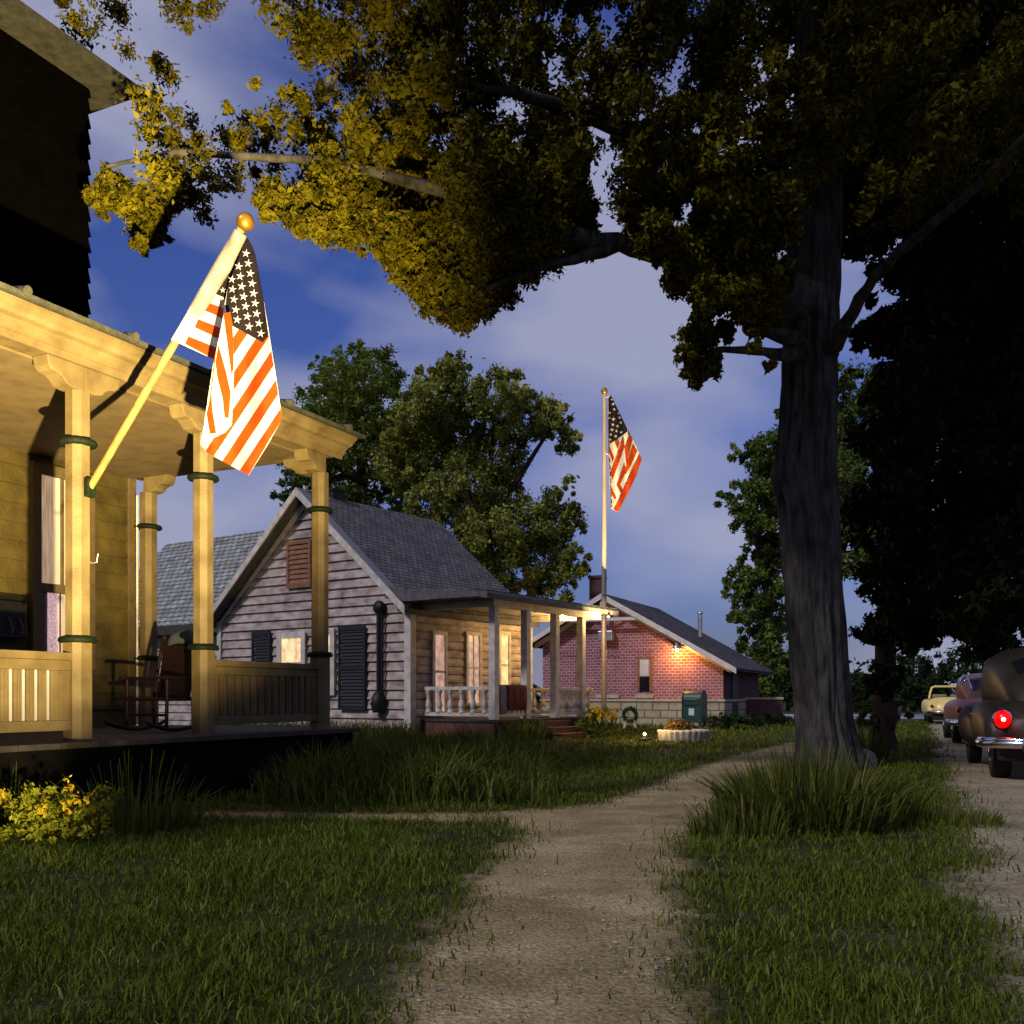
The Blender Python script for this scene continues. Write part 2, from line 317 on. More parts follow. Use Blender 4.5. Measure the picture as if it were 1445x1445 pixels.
class MB:
    def __init__(s):
        s.v, s.f, s.mi, s.mats, s.sm = [], [], [], [], []
        s.cur = 0; s.smooth = False
    def mat(s, m):
        if m not in s.mats: s.mats.append(m)
        s.cur = s.mats.index(m); return s
    def face(s, pts):
        i = len(s.v); s.v += [tuple(p) for p in pts]
        s.f.append(tuple(range(i, i + len(pts)))); s.mi.append(s.cur); s.sm.append(s.smooth)
    def faces(s, pts, fs):
        i = len(s.v); s.v += [tuple(p) for p in pts]
        for f in fs:
            s.f.append(tuple(i + k for k in f)); s.mi.append(s.cur); s.sm.append(s.smooth)
    def box(s, fr, a0, a1, b0, b1, c0, c1):
        p = [fr(a, b, c) for c in (c0, c1) for b in (b0, b1) for a in (a0, a1)]
        s.faces(p, [(0, 2, 3, 1), (4, 5, 7, 6), (0, 1, 5, 4), (2, 6, 7, 3), (0, 4, 6, 2), (1, 3, 7, 5)])
        return s
    def prism(s, poly, ext):
        """poly: list of 3-D points, ext: extrusion vector"""
        n = len(poly); ext = Vector(ext)
        q = [Vector(p) for p in poly] + [Vector(p) + ext for p in poly]
        fs = [tuple(range(n))[::-1], tuple(range(n, 2 * n))] + [(i, (i + 1) % n, n + (i + 1) % n, n + i) for i in range(n)]
        s.faces(q, fs); return s
    def tube(s, pts, rad, seg=10, caps=True, jitter=0.0, rnd=None):
        pts = [Vector(p) for p in pts]
        if not isinstance(rad, (list, tuple)): rad = [rad] * len(pts)
        ring = []; up = None
        for i, p in enumerate(pts):
            t = (pts[min(i + 1, len(pts) - 1)] - pts[max(i - 1, 0)]).normalized()
            if up is None:
                up = Vector((0, 0, 1)) if abs(t.z) < 0.9 else Vector((0, 1, 0))
            x = t.cross(up).normalized(); y = x.cross(t).normalized(); up = y
            ring.append([p + (x * math.cos(2 * math.pi * k / seg) + y * math.sin(2 * math.pi * k / seg)) * rad[i] *
                         (1 + (rnd.uniform(-jitter, jitter) if rnd else 0)) for k in range(seg)])
        q = [p for r in ring for p in r]; fs = []
        for i in range(len(pts) - 1):
            for k in range(seg):
                a, b = i * seg + k, i * seg + (k + 1) % seg
                fs.append((a, b, b + seg, a + seg))
        old = s.smooth; s.smooth = True
        s.faces(q, fs); s.smooth = old
        if caps:
            s.face(ring[0][::-1]); s.face(ring[-1])
        return s
    def lathe(s, c, prof, seg=20, axis=(0, 0, 1), scallop=0.0, nsc=12):
        """prof: (radius, height) pairs along axis from c"""
        ax = Vector(axis).normalized()
        x = ax.cross(Vector((0, 1, 0)) if abs(ax.y) < 0.9 else Vector((1, 0, 0))).normalized(); y = ax.cross(x)
        c = Vector(c); q = []; fs = []
        for r, h in prof:
            for k in range(seg):
                a = 2 * math.pi * k / seg
                rr = r * (1 + scallop * abs(math.sin(a * nsc / 2)))
                q.append(c + ax * h + (x * math.cos(a) + y * math.sin(a)) * rr)
        for i in range(len(prof) - 1):
            for k in range(seg):
                a, b = i * seg + k, i * seg + (k + 1) % seg
                fs.append((a, b, b + seg, a + seg))
        old = s.smooth; s.smooth = True
        s.faces(q, fs); s.smooth = old
        s.face(q[:seg][::-1]); s.face(q[-seg:]); return s
    def ball(s, c, r, seg=16, sq=(1, 1, 1)):
        c = Vector(c); q = []; fs = []; m = seg // 2
        for i in range(m + 1):
            th = math.pi * i / m
            for k in range(seg):
                a = 2 * math.pi * k / seg
                q.append(c + Vector((r * sq[0] * math.sin(th) * math.cos(a), r * sq[1] * math.sin(th) * math.sin(a), r * sq[2] * math.cos(th))))
        for i in range(m):
            for k in range(seg):
                a, b = i * seg + k, i * seg + (k + 1) % seg
                fs.append((a, a + seg, b + seg, b))
        old = s.smooth; s.smooth = True
        s.faces(q, fs); s.smooth = old; return s
    def siding(s, fr, poly, h, lap=0.03, b=0.0, rnd=None):
        """lap boards clipped to a convex outline poly [(a, c)...] in the frame's a/c plane"""
        c0 = min(p[1] for p in poly); c1 = max(p[1] for p in poly); c = c0
        while c < c1 - 1e-4:
            band = clip(clip(poly, 0, 1, c), 0, -1, -(min(c + h, c1)))
            if len(band) >= 3:
                lo = [p for p in band if p[1] < c + 1e-4]; hi_c = min(c + h, c1)
                j = rnd.uniform(-0.006, 0.006) if rnd else 0
                pts = [fr(a, b + (lap + j) * (1 - (cc - c) / h), cc) for a, cc in band]
                s.face(pts)
                if len(lo) >= 2:
                    a0, a1 = min(p[0] for p in lo), max(p[0] for p in lo)
                    s.face([fr(a0, b, c), fr(a1, b, c), fr(a1, b + lap + j, c), fr(a0, b + lap + j, c)])
            c += h
        return s
    def build(s, name, m=None, parent=None, kind=None, bevel=0.0, local=False):
        me = bpy.data.meshes.new(name)
        off = Vector((0, 0, 0))
        if parent is not None and not local:
            off = wloc(parent)
        me.from_pydata([tuple(Vector(p) - off) for p in s.v], [], s.f)
        mats = s.mats if s.mats else [m]
        for k in mats: me.materials.append(k)
        if s.mats: me.polygons.foreach_set("material_index", s.mi)
        me.polygons.foreach_set("use_smooth", s.sm)
        uvl = me.uv_layers.new(name="UVMap")
        uv = np.zeros((len(me.loops), 2), dtype=np.float32)
        Z = Vector((0, 0, 1))
        for p in me.polygons:
            n = p.normal
            t = Z.cross(n)
            t = t.normalized() if t.length > 0.05 else Vector((1, 0, 0))
            bt = n.cross(t)
            for li in p.loop_indices:
                co = me.vertices[me.loops[li].vertex_index].co + off
                uv[li] = (co.dot(t), co.dot(bt))
        uvl.data.foreach_set("uv", uv.ravel())
        me.update()
        o = bpy.data.objects.new(name, me); COL.objects.link(o)
        if parent is not None: o.parent = parent
        if kind: o['kind'] = kind
        if bevel:
            bv = o.modifiers.new("bevel", 'BEVEL'); bv.width = bevel; bv.segments = 2; bv.limit_method = 'ANGLE'; bv.angle_limit = R(40)
        return o

def wloc(o):
    v = Vector(o.location)
    return v + (wloc(o.parent) if o.parent else Vector((0, 0, 0)))

def clip(poly, nx, ny, d):
    """keep nx*x + ny*y >= d"""
    out = []
    for i in range(len(poly)):
        p, q = poly[i], poly[(i + 1) % len(poly)]
        dp, dq = nx * p[0] + ny * p[1] - d, nx * q[0] + ny * q[1] - d
        if dp >= 0: out.append(p)
        if (dp > 0 > dq) or (dp < 0 < dq):
            t = dp / (dp - dq); out.append((p[0] + (q[0] - p[0]) * t, p[1] + (q[1] - p[1]) * t))
    return out

def thing(name, label, cat, loc=(0, 0, 0), group=None):
    o = bpy.data.objects.new(name, None); COL.objects.link(o)
    o.location = loc; o.empty_display_size = 0.2
    o['label'] = label; o['category'] = cat
    if group: o['group'] = group
    return o
def tag(o, label, cat, group=None, kind=None):
    o['label'] = label; o['category'] = cat
    if group: o['group'] = group
    if kind: o['kind'] = kind
    return o

# raw quads with a per-face tone (leaves, blades)
def quads_obj(name, verts, nper, faces, tone, m, parent=None):
    me = bpy.data.meshes.new(name)
    off = np.array(wloc(parent)) if parent is not None else np.zeros(3)
    verts = verts - off
    k = len(faces[0])
    me.vertices.add(len(verts)); me.vertices.foreach_set("co", verts.astype(np.float32).ravel())
    ninst = len(verts) // nper
    base = (np.arange(ninst) * nper)[:, None, None] + np.array(faces)[None]
    idx = base.reshape(-1)
    nf = ninst * len(faces)
    me.loops.add(len(idx)); me.loops.foreach_set("vertex_index", idx.astype(np.int32))
    me.polygons.add(nf)
    me.polygons.foreach_set("loop_start", (np.arange(nf) * k).astype(np.int32))
    me.polygons.foreach_set("loop_total", np.full(nf, k, dtype=np.int32))
    me.update(calc_edges=True)
    at = me.attributes.new("tone", 'FLOAT', 'POINT')
    at.data.foreach_set("value", np.repeat(tone, nper).astype(np.float32))
    me.materials.append(m)
    o = bpy.data.objects.new(name, me); COL.objects.link(o)
    if parent is not None: o.parent = parent
    return o

def foliage_pts(clumps, n, rng, sub=0.30, shell=0.75):
    """clumps: (x, y, z, rx, ry, rz); returns leaf centres and a tone value"""
    C = np.array(clumps, dtype=float)
    vol = (C[:, 3] * C[:, 4] * C[:, 5]) ** (0.72)
    cnt = np.maximum(40, (n * vol / vol.sum()).astype(int))
    pts, tones = [], []
    for c, k in zip(C, cnt):
        ns = max(8, k // 105)
        d = rng.normal(size=(ns, 3)); d /= np.linalg.norm(d, axis=1)[:, None]
        rad = rng.uniform(0.25, 1.0, ns) ** (1 - shell * 0.8)
        s = d * rad[:, None]
        st = rng.uniform(0, 1, ns)
        w = rng.integers(0, ns, k)
        g = rng.normal(size=(k, 3)) * sub * rng.uniform(0.35, 1.25, ns)[w][:, None]
        p = s[w] + g * 0.5
        pts.append(p * c[3:6] + c[:3])
        tones.append(np.clip(st[w] * 0.55 + rng.uniform(0, 0.45, k), 0, 1))
    return np.concatenate(pts), np.concatenate(tones)

def leaves(name, clumps, n, size, m, seed, parent=None, sub=0.30, shell=0.75, pts=None):
    rng = np.random.default_rng(seed)
    p, t = foliage_pts(clumps, n, rng, sub, shell) if pts is None else pts
    k = len(p)
    a = rng.normal(size=(k, 3)); a /= np.linalg.norm(a, axis=1)[:, None]
    b = rng.normal(size=(k, 3)); b -= (a * b).sum(1)[:, None] * a; b /= np.linalg.norm(b, axis=1)[:, None]
    nrm = np.cross(a, b)
    L = size * rng.uniform(0.55, 1.35, k)[:, None]; Wd = L * rng.uniform(0.35, 0.6, k)[:, None]
    v = np.stack([p - a * L * 0.5, p + b * Wd * 0.5 + nrm * L * 0.10, p + a * L * 0.5, p - b * Wd * 0.5 + nrm * L * 0.10], 1)
    return quads_obj(name, v.reshape(-1, 3), 4, [(0, 1, 2, 3)], t, m, parent)

def blades(name, pos, hgt, wid, lean, m, seed, parent=None, fan=None):
    """pos (k,3), hgt (k), two-segment tapered blades"""
    rng = np.random.default_rng(seed); k = len(pos)
    az = rng.uniform(0, 2 * np.pi, k)
    ld = np.stack([np.cos(az), np.sin(az), np.zeros(k)], 1)
    if fan is not None: ld = fan
    ln = (rng.uniform(0.1, 1, k) * lean)[:, None]
    h = hgt[:, None]
    mid = pos + ld * ln * h * 0.35 + np.array([0, 0, 0.55]) * h
    tip = pos + ld * ln * h * 1.0 + np.array([0, 0, 1.0]) * h * (1 - 0.3 * ln)
    az2 = rng.uniform(0, np.pi, k)
    sd = np.stack([np.cos(az2), np.sin(az2), np.zeros(k)], 1) * wid[:, None] * 0.5
    v = np.stack([pos - sd, pos + sd, mid + sd * 0.75, mid - sd * 0.75, tip + sd * 0.12, tip - sd * 0.12], 1)
    return quads_obj(name, v.reshape(-1, 3), 6, [(0, 1, 2, 3), (3, 2, 4, 5)], np.clip(rng.beta(2, 2, k), 0, 1), m, parent)

def in_poly(x, y, poly):
    inside = np.zeros(len(x), dtype=bool); n = len(poly); j = n - 1
    for i in range(n):
        xi, yi, xj, yj = poly[i][0], poly[i][1], poly[j][0], poly[j][1]
        c = ((yi > y) != (yj > y)) & (x < (xj - xi) * (y - yi) / (yj - yi + 1e-12) + xi)
        inside ^= c; j = i
    return inside
exec_parts = []
# ================================================================== SETTING
def sheet(name, pts, z, m, kind='structure', grid=0):
    mb = MB(); mb.face([(p[0], p[1], z) for p in pts]); o = mb.build(name, m); o['kind'] = kind; return o
g = sheet("ground", [(-400, -60), (400, -60), (400, 700), (-400, 700)], 0.0, M['soil'])
path_px = [(250, 1146), (400, 1147), (560, 1149), (690, 1147), (760, 1143), (835, 1136), (880, 1124), (930, 1104), (985, 1084), (1050, 1063), (1110, 1049), (1150, 1044),
           (1165, 1056), (1140, 1066), (1088, 1084), (1040, 1108), (1005, 1140), (980, 1170), (965, 1215), (955, 1290), (960, 1400), (985, 1560),
           (500, 1560), (560, 1400), (640, 1290), (700, 1215), (735, 1172), (700, 1160), (560, 1157), (400, 1156), (250, 1153)]
_pr = random.Random(17)
_pw = [G(*p) for p in path_px]; path_w = []
for _i in range(len(_pw)):
    _a, _b = _pw[_i], _pw[(_i + 1) % len(_pw)]
    _n = max(1, int((_b - _a).length / 0.16)); _t = (_b - _a).normalized(); _q = Vector((-_t.y, _t.x, 0))
    for _k in range(_n):
        _f = _k / _n
        path_w.append(_a.lerp(_b, _f) + _q * _pr.uniform(-.05, .05) * min(1, (_b - _a).length))
def seg_dist(x, y, poly):
    d = np.full(len(x), 1e9)
    for i in range(len(poly)):
        ax, ay = poly[i][0], poly[i][1]; bx, by = poly[(i + 1) % len(poly)][0], poly[(i + 1) % len(poly)][1]
        vx, vy = bx - ax, by - ay; t = np.clip(((x - ax) * vx + (y - ay) * vy) / (vx * vx + vy * vy + 1e-9), 0, 1)
        d = np.minimum(d, np.hypot(x - ax - t * vx, y - ay - t * vy))
    return d
def soft_sheet(name, poly, z, m, step, fade, ylim=None):
    """a ground sheet on a fine grid; 'edge' runs 0..1 across its worn border"""
    xs_ = [p[0] for p in poly]; ys_ = [p[1] for p in poly]
    gx = np.arange(min(xs_) - fade, max(xs_) + fade + step, step); gy = np.arange(min(ys_) - fade, max(ys_) + fade + step, step)
    X, Y = np.meshgrid(gx, gy); x, y = X.ravel(), Y.ravel()
    sd = np.where(in_poly(x, y, poly), 1, -1) * seg_dist(x, y, poly)
    e = np.clip(sd / (2 * fade) + .5, 0, 1)
    keep = (sd > -fade).reshape(X.shape)
    nx = len(gx); I = np.arange(len(x)).reshape(X.shape)
    q = np.stack([I[:-1, :-1], I[:-1, 1:], I[1:, 1:], I[1:, :-1]], -1)[keep[:-1, :-1] & keep[:-1, 1:] & keep[1:, 1:] & keep[1:, :-1]]
    used = np.unique(q); mp2 = np.zeros(len(x), dtype=int); mp2[used] = np.arange(len(used)); q = mp2[q]
    me = bpy.data.meshes.new(name)
    me.from_pydata(np.stack([x[used], y[used], np.full(len(used), z)], 1).tolist(), [], q.tolist())
    at = me.attributes.new("edge", 'FLOAT', 'POINT'); at.data.foreach_set("value", e[used].astype(np.float32))
    me.materials.append(m); o = bpy.data.objects.new(name, me); COL.objects.link(o); o['kind'] = 'structure'
    return o
def soften(m, sc_):
    n, l = m.node_tree.nodes, m.node_tree.links
    b = n["Principled BSDF"]; src = b.inputs["Base Color"].links[0].from_socket
    t = n.new("ShaderNodeTexCoord"); nz_ = n.new("ShaderNodeTexNoise"); nz_.inputs["Scale"].default_value = sc_; nz_.inputs["Detail"].default_value = 7; nz_.inputs["Roughness"].default_value = .7
    l.new(t.outputs["Object"], nz_.inputs[0])
    at = n.new("ShaderNodeAttribute"); at.attribute_name = "edge"
    a_ = n.new("ShaderNodeMath"); a_.operation = 'ADD'; l.new(at.outputs["Fac"], a_.inputs[0]); l.new(nz_.outputs[0], a_.inputs[1])
    r = n.new("ShaderNodeMapRange"); r.inputs[1].default_value = .80; r.inputs[2].default_value = 1.15; l.new(a_.outputs[0], r.inputs[0])
    mx = n.new("ShaderNodeMix"); mx.data_type = 'RGBA'; mx.inputs[6].default_value = (0.030, 0.033, 0.012, 1)
    l.new(r.outputs[0], mx.inputs[0]); l.new(src, mx.inputs[7]); l.new(mx.outputs[2], b.inputs["Base Color"])
soften(M['dirt'], 4.5); soften(M['gravel'], 3.0)
soft_sheet("path", path_w, 0.004, M['dirt'], .10, .30)
RD0, RDS = 3.55, 0.41
def road_x(y): return RD0 + RDS * (y - 7.7)
rnd = random.Random(3)
left = [(road_x(y) + rnd.uniform(-0.14, 0.14), y) for y in np.linspace(1.5, 45.5, 60)]
road_poly = left + [(road_x(45.5) + 7.2, 45.5)] + [(road_x(1.5) + 7.2, 1.5)]
soft_sheet("road", road_poly, 0.008, M['gravel'], .22, .45)
sheet("cross_road", [(-30, 49), (90, 44), (90, 55), (-30, 62)], 0.012, M['asphalt'])

# ------------------------------------------------------------------ frame solvers
def sa(fr, px, b=0.0):
    k = (px - CX) / F
    ox, oy = fr.o.x + fr.n.x * b, fr.o.y + fr.n.y * b
    return (k * oy - ox) / (fr.u.x - k * fr.u.y)
def sz(fr, px, py, b=0.0):
    p = fr(sa(fr, px, b), b, 0)
    return E + (HY - py) * p.y / F

# ================================================================== YELLOW HOUSE
FY = Fr((-4.083, 9.33, 0), (0.4292, 0.9032, 0), (0.9032, -0.4292, 0))
FYE = Fr(FY(3.77, 0, 0), -FY.n, FY.u)          # the porch's short end: along it from the corner post back to the wall
A_B, A_C, WB = 1.66, 3.77, -3.2
DECK = 0.68
yh = thing("yellow_house", "cream yellow clapboard house with pillared front porch on the left", "house", FY(0, -3.2, 0))
mb = MB()
for i in range(24):                               # deck boards run out from the wall
    a0 = -6.0 + i * 0.425
    mb.box(FY, a0, a0 + 0.415, -3.2, 0.34, DECK - 0.05, DECK)
mb.build("porch_floor", M['deck'], yh)
mb = MB(); mb.box(FY, -6, 4.15, 0.18, 0.24, 0.0, DECK - 0.052); mb.box(FY, 4.09, 4.15, -3.2, 0.178, 0.0, DECK - 0.052); mb.build("porch_skirting", M['skirt'], yh)
mb = MB(); mb.siding(FY, [(-6, DECK), (3.6, DECK), (3.6, 4.17), (-6, 4.17)], 0.235, 0.035, WB, rnd)
mb.box(FY, -6, 3.60, -9.0, WB, 0.0, 4.17)
mb.build("wall", M['yellow'], yh)
mb = MB(); mb.box(FY, 3.6, 3.74, WB - 0.1, WB + 0.05, DECK + 0.002, 4.165); mb.build("corner_board", M['trimbrown'], yh, bevel=0.008)
# posts
def post(a, b, w=0.20):
    o = None; mb = MB(); c = FY(a, b, 0)
    hw = w / 2; ch = w * 0.27
    for (z0, z1, h) in ((DECK, 1.60, hw * 1.13), (1.60, 3.96, hw)):
        q = []
        for z in (z0, z1):
            for (x, y) in ((-h + ch, -h), (h - ch, -h), (h, -h + ch), (h, h - ch), (h - ch, h), (-h + ch, h), (-h, h - ch), (-h, -h + ch)):
                q.append(FY(a + x, b + y, z))
        mb.faces(q, [tuple(range(8))[::-1], tuple(range(8, 16))] + [(i, (i + 1) % 8, 8 + (i + 1) % 8, 8 + i) for i in range(8)])
    o = mb.build("post", M['cream'], yh)
    for z in (1.63, 3.48):
        m2 = MB(); m2.lathe(c + Vector((0, 0, z - 0.035)), [(w * 0.52, 0), (w * 0.80, 0.004), (w * 0.86, 0.025), (w * 0.80, 0.055), (w * 0.60, 0.07), (w * 0.52, 0.071)], 16)
        m2.build("collar", M['green'], o)
    return o
pA = post(0, 0, 0.205); post(A_B, 0); post(A_C, 0); post(A_C, WB + 0.25, 0.22)
# beam with scalloped brackets, ceiling, cornice, roof
BB = 4.18
def bracket(fr, a, b0, b1, sides=(-1, 1)):
    for s in sides:
        prof = [(0, 3.95), (0.13, 3.95), (0.20, 3.965), (0.24, 4.01), (0.29, 4.04), (0.36, 4.05), (0.40, 4.09), (0.42, BB), (0, BB)]
        mb = MB(); mb.prism([fr(a + s * x, b0, z) for x, z in prof], fr.n * (b1 - b0))
        mb.build("beam_bracket", M['cream'], yh, bevel=0.01)
for a in (0, A_B): bracket(FY, a, -0.10, 0.10)
bracket(FY, -3.3, -0.10, 0.10)
bracket(FY, A_C, -0.10, 0.10, (-1,))
bracket(FYE, 0.102, -0.10, 0.10, (1,)); bracket(FYE, 2.95, -0.10, 0.10, (-1,))
post_far = post(-3.3, 0)
mb = MB(); mb.box(FY, -6, 3.9, -0.11, 0.11, BB, 4.36); mb.box(FY, 3.66, 3.88, WB, -0.112, BB, 4.36); mb.build("beam", M['cream'], yh)
mb = MB()
prof = [(0.11, BB + 0.004), (0.125, BB + 0.06), (0.15, BB + 0.07), (0.16, BB + 0.11), (0.21, BB + 0.15), (0.27, BB + 0.165), (0.29, BB + 0.2), (0.345, BB + 0.235), (0.35, BB + 0.28), (0.11, BB + 0.28)]
mb.prism([FY(-6, b, z) for b, z in prof], FY.u * 10.1)
mb.prism([FY(3.87 + b - 0.10, 0.108, z) for b, z in prof], -FY.n * 3.3)
mb.build("cornice", M['cream'], yh, bevel=0.006)
mb = MB(); mb.box(FY, -6, 3.66, WB + 0.02, -0.112, BB - 0.02, BB + 0.03); mb.build("porch_ceiling", M['ceiling'], yh)
mb = MB(); mb.prism([FY(-6, 0.40, 4.463), FY(-6, 0.40, 4.505), FY(-6, WB, 4.80), FY(-6, WB, 4.74)], FY.u * 10.22); mb.build("porch_roof", M['roofdark'], yh)
for k in range(9):
    a = -5.6 + k * 1.18
    mb = MB(); mb.tube([FY(a, 0.43, 4.51), FY(a, 0.3, 4.535), FY(a, WB, 4.83)], [0.045, 0.04, 0.04], 8); mb.build("roof_seam", M['roofdark'], yh)
# upper storey
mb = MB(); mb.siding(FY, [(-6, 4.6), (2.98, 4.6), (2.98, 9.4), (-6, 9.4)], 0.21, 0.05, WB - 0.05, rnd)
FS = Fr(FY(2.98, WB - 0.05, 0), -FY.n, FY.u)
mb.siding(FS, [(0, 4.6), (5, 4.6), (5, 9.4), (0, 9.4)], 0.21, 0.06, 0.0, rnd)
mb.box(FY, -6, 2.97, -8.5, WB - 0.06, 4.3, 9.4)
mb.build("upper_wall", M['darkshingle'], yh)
mb = MB(); mb.prism([FY(-6.3, WB + 0.45, 9.3), FY(-6.3, WB + 0.45, 9.45), FY(-6.3, -5.9, 11.8), FY(-6.3, -9.0, 9.45), FY(-6.3, -9.0, 9.3)], FY.u * 9.7); mb.build("main_roof", M['roofdark'], yh)
# window
wa0, wa1 = 2.13, 2.84
wz0, wz1 = 1.55, 3.92
wf = MB(); b0, b1 = WB + 0.035, WB + 0.11
wf.box(FY, wa0 - 0.13, wa0, b0, b1, wz0 - 0.1, wz1 + 0.14); wf.box(FY, wa1, wa1 + 0.13, b0, b1, wz0 - 0.1, wz1 + 0.14)
wf.box(FY, wa0, wa1, b0, b1, wz1, wz1 + 0.14); wf.box(FY, wa0, wa1, b0, b1 + 0.03, wz0 - 0.1, wz0)
win = wf.build("window", M['trimbrown'], yh, bevel=0.006)
sm = MB(); zm = 2.48
sm.box(FY, wa0, wa1, b0, WB + 0.085, zm - 0.05, zm + 0.06)
sm.box(FY, wa0 + 0.315, wa0 + 0.365, b0, WB + 0.08, zm + 0.06, wz1)
sm.build("sash", M['trimbrown'], win, bevel=0.004)
def wavy(fr, a0, a1, b, z0, z1, amp, n, seg=40):
    mb = MB(); mb.smooth = True
    q = []; fs = []
    for j, z in enumerate((z0, (z0 + z1) / 2, z1)):
        for i in range(seg + 1):
            t = i / seg
            q.append(fr(a0 + (a1 - a0) * t, b + amp * math.sin(t * n * 2 * math.pi + j * 0.4), z))
    for j in range(2):
        for i in range(seg):
            k = j * (seg + 1) + i; fs.append((k, k + 1, k + seg + 2, k + seg + 1))
    mb.faces(q, fs); return mb
wavy(FY, wa0 + 0.01, wa1 - 0.01, WB + 0.056, zm + 0.06, wz1, 0.006, 5).build("curtain", M['curtain'], win)
mb = MB(); mb.box(FY, wa0, wa1, b0 - 0.005, WB + 0.046, wz0, zm - 0.05); mb.build("pane", M['purple'], win)
lace = wavy(FY, wa0 + 0.12, wa0 + 0.30, WB + 0.060, wz0 + 0.01, zm - 0.055, 0.005, 3); lace.build("lace_curtain", M['lace'], win)
wavy(FY, wa0 + 0.33, wa1 - 0.05, WB + 0.058, wz0 + 0.01, zm - 0.055, 0.006, 3).build("lace_curtain", M['curtain'], win)
# railings: solid boarded panel with strips set in its slots, the pale ones standing for bright gaps
def railing(a0, a1, m, slots=True):
    top = MB(); top.box(FY, a0, a1, -0.065, 0.065, 1.43, 1.50); top.box(FY, a0, a1, -0.04, 0.04, 1.335, 1.428)
    top.box(FY, a0, a1, -0.045, 0.045, 0.78, 0.875)
    a = a1 - 0.10
    cuts = []
    while a > a0 + 0.1:
        a -= 0.128; cuts.append(a)
    edges = [a1]
    for c in cuts:
        edges += [c + 0.024, c - 0.024]
    edges.append(a0)
    for i in range(0, len(edges) - 1, 2):
        if edges[i] - edges[i + 1] > 0.005:
            top.box(FY, edges[i + 1], edges[i], -0.03, 0.03, 0.876, 1.334)
            mid = (edges[i + 1] + edges[i]) / 2
            top.box(FY, mid - 0.012, mid + 0.012, 0.03, 0.042, 0.90, 1.31)
    o = top.build("railing", m, yh, bevel=0.008)
    return o, cuts
r1, cuts = railing(-3.19, -0.115, M['cream'])
for c in cuts[:14]:
    mb = MB(); mb.box(FY, c - 0.0175, c + 0.0175, -0.026, 0.012, 0.876, 1.334); mb.build("baluster", M['slot_bright'], r1)  # pale strips added for the brightness seen through the slots
r2, cuts2 = railing(A_B + 0.115, A_C - 0.115, M['cream'])
for c in cuts2:
    mb = MB(); mb.box(FY, c - 0.0185, c + 0.0185, -0.026, 0.004, 0.876, 1.334); mb.build("baluster", M['trimbrown'], r2)
# downspout, hook
mb = MB(); mb.tube([FY(A_C - 0.16, WB + 0.20, 0.7), FY(A_C - 0.16, WB + 0.20, 3.9)], 0.018, 8); mb.build("downspout", M['whitetrim'], yh)
h0 = FY(0.11, 0, 2.42)
mb = MB(); mb.tube([h0, h0 + Vector((0.04, 0, -0.06)), h0 + Vector((0.09, 0, -0.05)), h0 + Vector((0.10, 0, 0.03))], 0.008, 6); mb.build("hook", M['steel'], yh)

# ------------------------------------------------------------------ wall mailbox by the window
mz = thing("wall_mailbox", "black metal mailbox with curled brackets on the yellow wall left of the window", "mailbox", FY(1.5, WB + 0.05, 1.9))
mb = MB()
ma0, ma1 = 1.22, sa(FY, 36, WB + 0.2)
mb.prism([FY(ma0, WB + 0.04, 1.80), FY(ma1 + 0.02, WB + 0.04, 1.80), FY(ma1 - 0.01, WB + 0.04, 2.26), FY(ma0, WB + 0.04, 2.26)], FY.n * 0.18)
mb.build("box", M['blackmetal'], mz, bevel=0.015)
mb = MB(); mb.prism([FY(ma0 - 0.01, WB + 0.04, 2.265), FY(ma0 - 0.01, WB + 0.26, 2.265), FY(ma0 - 0.01, WB + 0.24, 2.31), FY(ma0 - 0.01, WB + 0.04, 2.37)], FY.u * (ma1 - ma0 + 0.02)); mb.build("lid", M['blackmetal'], mz, bevel=0.008)
for k in (0.12, 0.27):
    a = ma1 - k
    mb = MB(); mb.tube([FY(a, WB + 0.235, 2.05), FY(a + 0.03, WB + 0.25, 1.98), FY(a + 0.05, WB + 0.26, 1.90), FY(a + 0.03, WB + 0.27, 1.86), FY(a + 0.0, WB + 0.25, 1.88)], 0.012, 6); mb.build("bracket", M['paleiron'], mz)

# ------------------------------------------------------------------ rocking chair on the porch
rc_a, rc_b = sa(FY, 226, -1.05), -1.05
RC = FY(rc_a, rc_b, DECK)
cu = Vector((0.93, -0.37, 0)).normalized()       # chair's left-right
FC = Fr(RC, cu, Vector((-cu.y, cu.x, 0)) * -1)   # n: towards the viewer
rch = thing("rocking_chair", "dark red wooden rocking chair on the yellow house's porch", "rocking chair", RC)
W2 = 0.29
for s in (-1, 1):
    mb = MB(); mb.tube([FC(s * W2, 0.55 - 0.1 * i, 0.03 + 0.11 * (((0.1 * i - 0.5) / 0.55) ** 2)) for i in range(11)], 0.024, 8); mb.build("rocker", M['redpaint'], rch)
    for bb in (-0.22, 0.22):
        mb = MB(); mb.tube([FC(s * W2, bb * 1.05, 0.04), FC(s * W2, bb, 0.36), FC(s * W2, bb, 0.62 if bb > 0 else 0.40)], 0.022, 8); mb.build("leg", M['redpaint'], rch)
    mb = MB(); mb.box(FC, s * W2 - 0.04, s * W2 + 0.04, -0.26, 0.32, 0.61, 0.645); mb.build("armrest", M['redpaint'], rch, bevel=0.01)
    mb = MB(); mb.tube([FC(s * W2, -0.22, 0.36), FC(s * W2 * 1.0, -0.30, 0.8), FC(s * W2 * 1.02, -0.42, 1.15)], 0.024, 8); mb.build("back_post", M['redpaint'], rch)
mb = MB(); mb.box(FC, -W2, W2, -0.24, 0.30, 0.36, 0.40); mb.build("seat", M['redpaint'], rch, bevel=0.012)
mb = MB()
